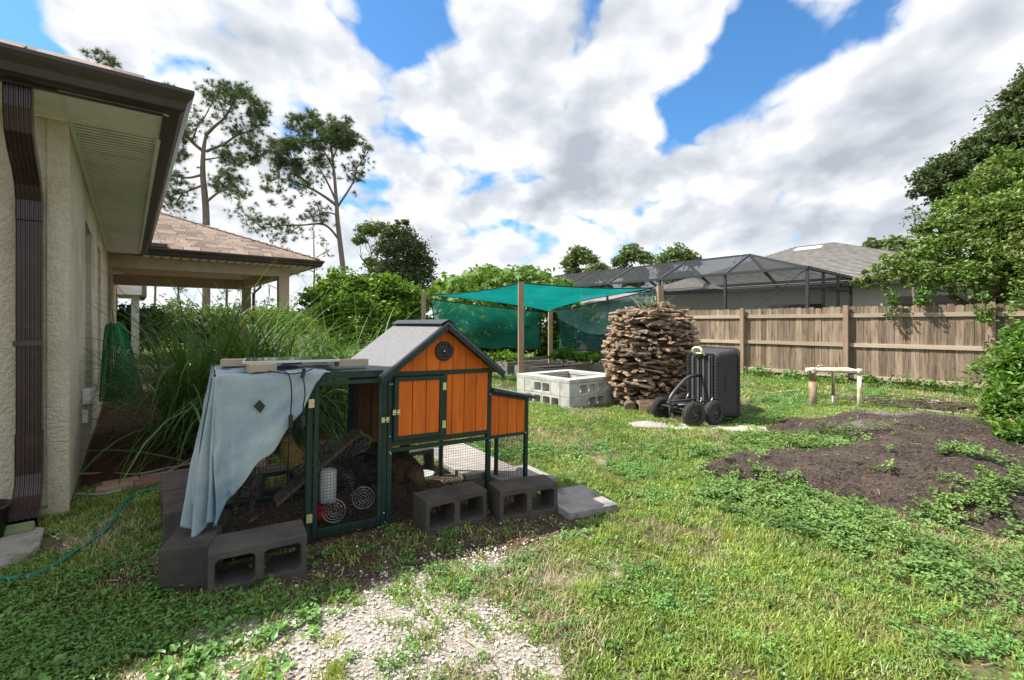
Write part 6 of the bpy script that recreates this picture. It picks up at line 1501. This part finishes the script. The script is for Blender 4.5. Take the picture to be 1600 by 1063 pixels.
for n, x0, x1, y0, y1, sc0 in ((34000,-3.6,4.8,1.15,4.2,.80),(36000,-5,8.6,4.2,8.0,1.05),(38000,-6,11.5,8.0,14.5,1.6),(16000,-16,16,14.5,24,2.6)):
    x_, y_ = gen(n, x0, x1, y0, y1, veg_mask, rg)
    parts.append((x_, y_, sc0*(.65+.7*rg.random(len(x_)))))
x_ = np.concatenate([p[0] for p in parts]); y_ = np.concatenate([p[1] for p in parts]); s_ = np.concatenate([p[2] for p in parts]); n = len(x_)
wn1 = fbm(x_, y_, 1.1, 4, 201); pick = np.where(rg.random(n) < .10+.75*sstep(.50,.64,wn1), rg.integers(7,11,n), rg.integers(0,7,n)); dn = fbm(x_, y_, 1.9, 4, 222); pick = np.where(rg.random(n) < .55*sstep(.5,.66,dn), rg.integers(11,13,n), pick)
# the shaded strip grows more broad weeds
shd = gauss(x_, y_, -1.5, 1.8, 1.3, .6, .5); pick = np.where(rg.random(n) < .75*shd, rg.integers(7,11,n), pick)
rot = np.stack([rg.normal(0,.12,n), rg.normal(0,.12,n), rg.uniform(0,6.283,n)], 1)
o = scatter('lawn_grass', np.stack([x_, y_, gz(x_,y_)+.002], 1), rot, s_, pick, protos, kind='stuff'); tag(o, 'short weedy lawn grass covering the yard', 'grass')
print('grass tufts', n)
# coarse yellow green tufts, lower right
yt = [blade_tuft(30,.035,.085,.0036,.022,M['yellow_grass'],300+k,(.3,1.2),4) for k in range(4)]
def yfn(x, y): return np.minimum(1, (1.0*gauss(x,y,1.05,1.62,.55,.30,-.2)+.9*gauss(x,y,1.35,2.3,.5,.35,-.5)+.7*gauss(x,y,.9,2.7,.4,.3)+.5*gauss(x,y,-.75,1.62,.25,.2)+.35*gauss(x,y,1.2,3.6,.6,.5)))*sstep(.48,.60,fbm(x,y,3.1,3,71))
x_, y_ = gen(2800, -1.5, 3, 1.2, 5, yfn, rg); n = len(x_)
o = scatter('coarse_grass', np.stack([x_,y_,gz(x_,y_)],1), np.stack([rg.normal(0,.1,n),rg.normal(0,.1,n),rg.uniform(0,6.28,n)],1), .6+.6*rg.random(n), rg.integers(0,4,n), yt, kind='stuff'); tag(o, 'scattered yellow green tufts of coarse grass in the nearer lawn', 'grass')
# broad-leaved weeds creeping over the foot of the mulch pile
wt_ = [weed_tuft(30,.052,.015,.030,.075,M['weed'],400+k) for k in range(5)]
def wfn(x, y):
    b = 1.15*gauss(x,y,1.72,3.28,.36,.26,-.6)+1.2*gauss(x,y,2.0,2.72,.46,.26,-.75)+1.2*gauss(x,y,2.25,2.25,.40,.22,-.7)+.9*gauss(x,y,2.85,4.95,.55,.28,.1)+.6*gauss(x,y,1.75,4.45,.45,.2,-.4)+.5*gauss(x,y,2.7,4.1,.25,.15)+.35*gauss(x,y,3.4,3.6,.2,.15)+.3*gauss(x,y,2.9,3.0,.4,.3)
    return np.minimum(1,b)*(.22+1.0*sstep(.38,.56,fbm(x,y,4.5,3,91)))
x_, y_ = gen(22000, .8, 4.6, 1.7, 6.0, wfn, rg); n = len(x_); zz_ = gz(x_,y_)+np.maximum(0,mound(x_,y_))
o = scatter('weed_patch', np.stack([x_,y_,zz_],1), np.stack([rg.normal(0,.15,n),rg.normal(0,.15,n),rg.uniform(0,6.28,n)],1), .45+.6*rg.random(n), rg.integers(0,5,n), wt_, kind='stuff'); tag(o, 'patch of soft pointed green weeds creeping over the near edge of the mulch pile', 'weeds')
# broad weeds in the lower left shade
bt = [weed_tuft(10,.05,.026,.044,.040,M['clover'],450+k) for k in range(4)]
x_, y_ = gen(2600, -2.6, -.6, 1.2, 2.3, lambda x,y: .5*gauss(x,y,-1.6,1.55,.8,.35,.3)*sstep(.45,.6,fbm(x,y,3,3,14)), rg); n = len(x_)
o = scatter('broadleaf_weeds', np.stack([x_,y_,gz(x_,y_)],1), np.stack([rg.normal(0,.1,n),rg.normal(0,.1,n),rg.uniform(0,6.28,n)],1), .45+.5*rg.random(n), rg.integers(0,4,n), bt, kind='stuff'); tag(o, 'broad leaved weeds in the shaded grass at lower left', 'weeds')
# shell gravel, litter, wood chips
def pebble(k, m_, fl):
    bm = bmesh.new(); bmesh.ops.create_icosphere(bm, subdivisions=1, radius=1); rr = random.Random(k)
    for v in bm.verts: v.co *= rr.uniform(.75,1.15); v.co.z *= fl
    me = bpy.data.meshes.new('pebble'); bm.to_mesh(me); bm.free(); me.materials.append(m_); return me
pe = [pebble(k, M['shell'], .35+.05*k) for k in range(5)]+[pebble(9+k, M['pebble_tan'], .6) for k in range(3)]
x_, y_ = gen(60000, -2.0, 1.0, 1.15, 2.9, lambda x,y: sstep(.25,.65,gravel_w(x,y))*.62*(.15+1.2*fbm(x,y,7,3,2))+.05*sstep(.3,.8,litter_w(x,y)), rg)
x2, y2 = gen(5000, -2.7, -1.4, 2.1, 3.0, lambda x,y: .8*gauss(x,y,-2.3,2.55,.35,.14,.4)+.4*gauss(x,y,-2.4,2.8,.2,.1), rg); x_ = np.concatenate([x_,x2]); y_ = np.concatenate([y_,y2]); n = len(x_)
tan = gauss(x_,y_,-1.12,1.52,.28,.16,.2); pick = np.where(rg.random(n) < tan*1.3, rg.integers(5,8,n), rg.integers(0,5,n))
o = scatter('shell_gravel', np.stack([x_,y_,gz(x_,y_)+.003],1), rg.normal(0,.35,(n,3))+np.stack([0*x_,0*x_,rg.uniform(0,6.28,n)],1), .0020+.0075*rg.random(n)**3.2, pick, pe, kind='stuff'); tag(o, 'patch of pale crushed shell gravel in the foreground', 'gravel')
ch = []
for k in range(4):
    mb = MB(); mb.box((0,0,0), (1,.32+.1*k,.16)); ch.append(mb.mesh('chip', M['chip' if k < 3 else 'litter']))
def mfn(x, y): return .8*sstep(-.03,.03,mound(x,y))
def many(name, n, x0, x1, y0, y1, fn, s0, s1, idx, zoff, label, cat, prot=ch, msk=True, zf=None):
    x_ = rg.uniform(x0,x1,n); y_ = rg.uniform(y0,y1,n); k = (rg.random(n) < fn(x_,y_))&(np.abs(x_) < 1.12*y_+.35); x_, y_ = x_[k], y_[k]; n = len(x_); z = gz(x_,y_)+(np.maximum(0,mound(x_,y_)) if zf is None else zf(x_,y_))+zoff
    o = scatter(name, np.stack([x_,y_,z],1), np.stack([rg.normal(0,.35,n),rg.normal(0,.35,n),rg.uniform(0,6.28,n)],1), s0+(s1-s0)*rg.random(n)**2, rg.integers(idx[0],idx[1],n), prot, kind='stuff'); tag(o, label, cat)
many('mulch_chips', 60000, 1.2, 8, 1.8, 7.6, mfn, .006, .020, (0,3), .004, 'loose dark bark chips on the mulch pile', 'mulch')
lit = [MB().box((0,0,0),(1,.35,.08)).mesh('chip', M['litter']), MB().box((0,0,0),(1,.2,.1)).mesh('chip', M['chip']), MB().box((0,0,0),(1,.06,.05)).mesh('chip', M['dry']), MB().box((0,0,0),(1,.6,.05)).mesh('chip', M['litter'])]
many('leaf_litter', 30000, -3.2, 1.2, 1.7, 5.0, lambda x,y: .9*sstep(.3,.75,litter_w(x,y)), .006, .026, (0,4), .004, 'brown leaf and bark litter on the ground round the coop', 'litter', lit)
many('dry_straw', 9000, -2, 5, 1.15, 8.0, lambda x,y: .20+.5*sstep(.5,.64,fbm(x,y,2.0,4,222))*(mound(x,y) < -.02), .02, .07, (2,3), .008, 'dry straw stems lying in the lawn', 'straw', lit)
# leafy weeds along the foot of the fence
for i in range(15):
    s__ = -5.2+.52*i+random.uniform(-.15,.15); x0 = F0.x+.626*s__-.45*random.uniform(.6,1.2); y0 = F0.y-.78*s__-.36; h = random.choice((.12,.16,.22,.38 if i in (2,5) else .18))
    r_ = np.random.default_rng(500+i); pts = crown_points([(0,0,h*.5,.16+.1*random.random()),(0.1,0,h*.8,.1)], 150, .3, .4, 6, r_); V, F = leaf_arrays(pts[pts[:,2] > 0], .07, .05, .8, .15, r_)
    t = thing('fence_weed', 'leafy green weed at the foot of the fence, '+('left of the first bay post','just left of the soil heap','behind the soil heap','tall stem in the first bay','low clump in the first bay','tall stem left of the pipes','low clump left of the pipes','behind the left pipe','between the pipe uprights','right of the pipe frame','under the vine shadow, left part','under the vine shadow, middle','left of the brush heap','behind the brush heap','right of the brush heap')[i], 'weed', (x0, y0, G(x0,y0)), (0,0,0), 'weeds along the fence')
    link('leaves', arr_mesh('leaves', V, F, M['bush' if i%2 else 'weed']), t, kind='stuff'); MB().tube([(0,0,-.02),(.01,0,h)], .006, 5).build('stem', M['papaya'], t)
# bed plants under the screens
for i, (px, py, Y, w_) in enumerate(((790,560,12.6,30),(700,560,13,30),(745,565,12.8,30),(880,556,11.2,24),(920,560,10.9,24),(955,560,10.8,20))):
    p = P(px, py, Y); r_ = np.random.default_rng(540+i); rr = w_/FPX*Y; pts = crown_points([(0,0,0,rr*.7),(rr*.6,0,.0,rr*.4),(-rr*.6,0,0,rr*.4)], 500, .4, .3, 8, r_, .5); V, F = leaf_arrays(pts, .11, .07, .7, .15, r_)
    t = thing('bed_plant', 'leafy vegetable clump in the raised beds, '+('right of the hen house','left behind the hen house roof','middle behind the hen house roof','just right of the back post','under the right screen','nearest the woodpile')[i], 'plant', p, (0,0,0), 'plants in the raised beds'); link('leaves', arr_mesh('leaves', V, F, M['papaya']), t, kind='stuff'); MB().tube([(0,0,-.35),(0,0,0)], .01, 5).build('stem', M['papaya'], t)
# weed seedlings by the wall corner and grass in the near block
p = HP(-.05,-.10,0)
for (x_, y_, lab) in ((p.x-.02, p.y, 'small weed seedling beside the house corner'), (-1.14, 2.20, 'small weed growing inside the nearest cinder block')):
    r_ = np.random.default_rng(7); pts = r_.normal(size=(14,3))*np.array([.035,.035,.02])+np.array([0,0,.07]); V, F = leaf_arrays(pts, .03, .018, 1, .1, r_); t = thing('weed', lab, 'weed', (x_, y_, G(x_,y_))); link('leaves', arr_mesh('leaves', V, F, M['weed']), t, kind='stuff'); MB().tube([(0,0,0),(0,0,.08)], .002, 4).build('stem', M['weed'], t)
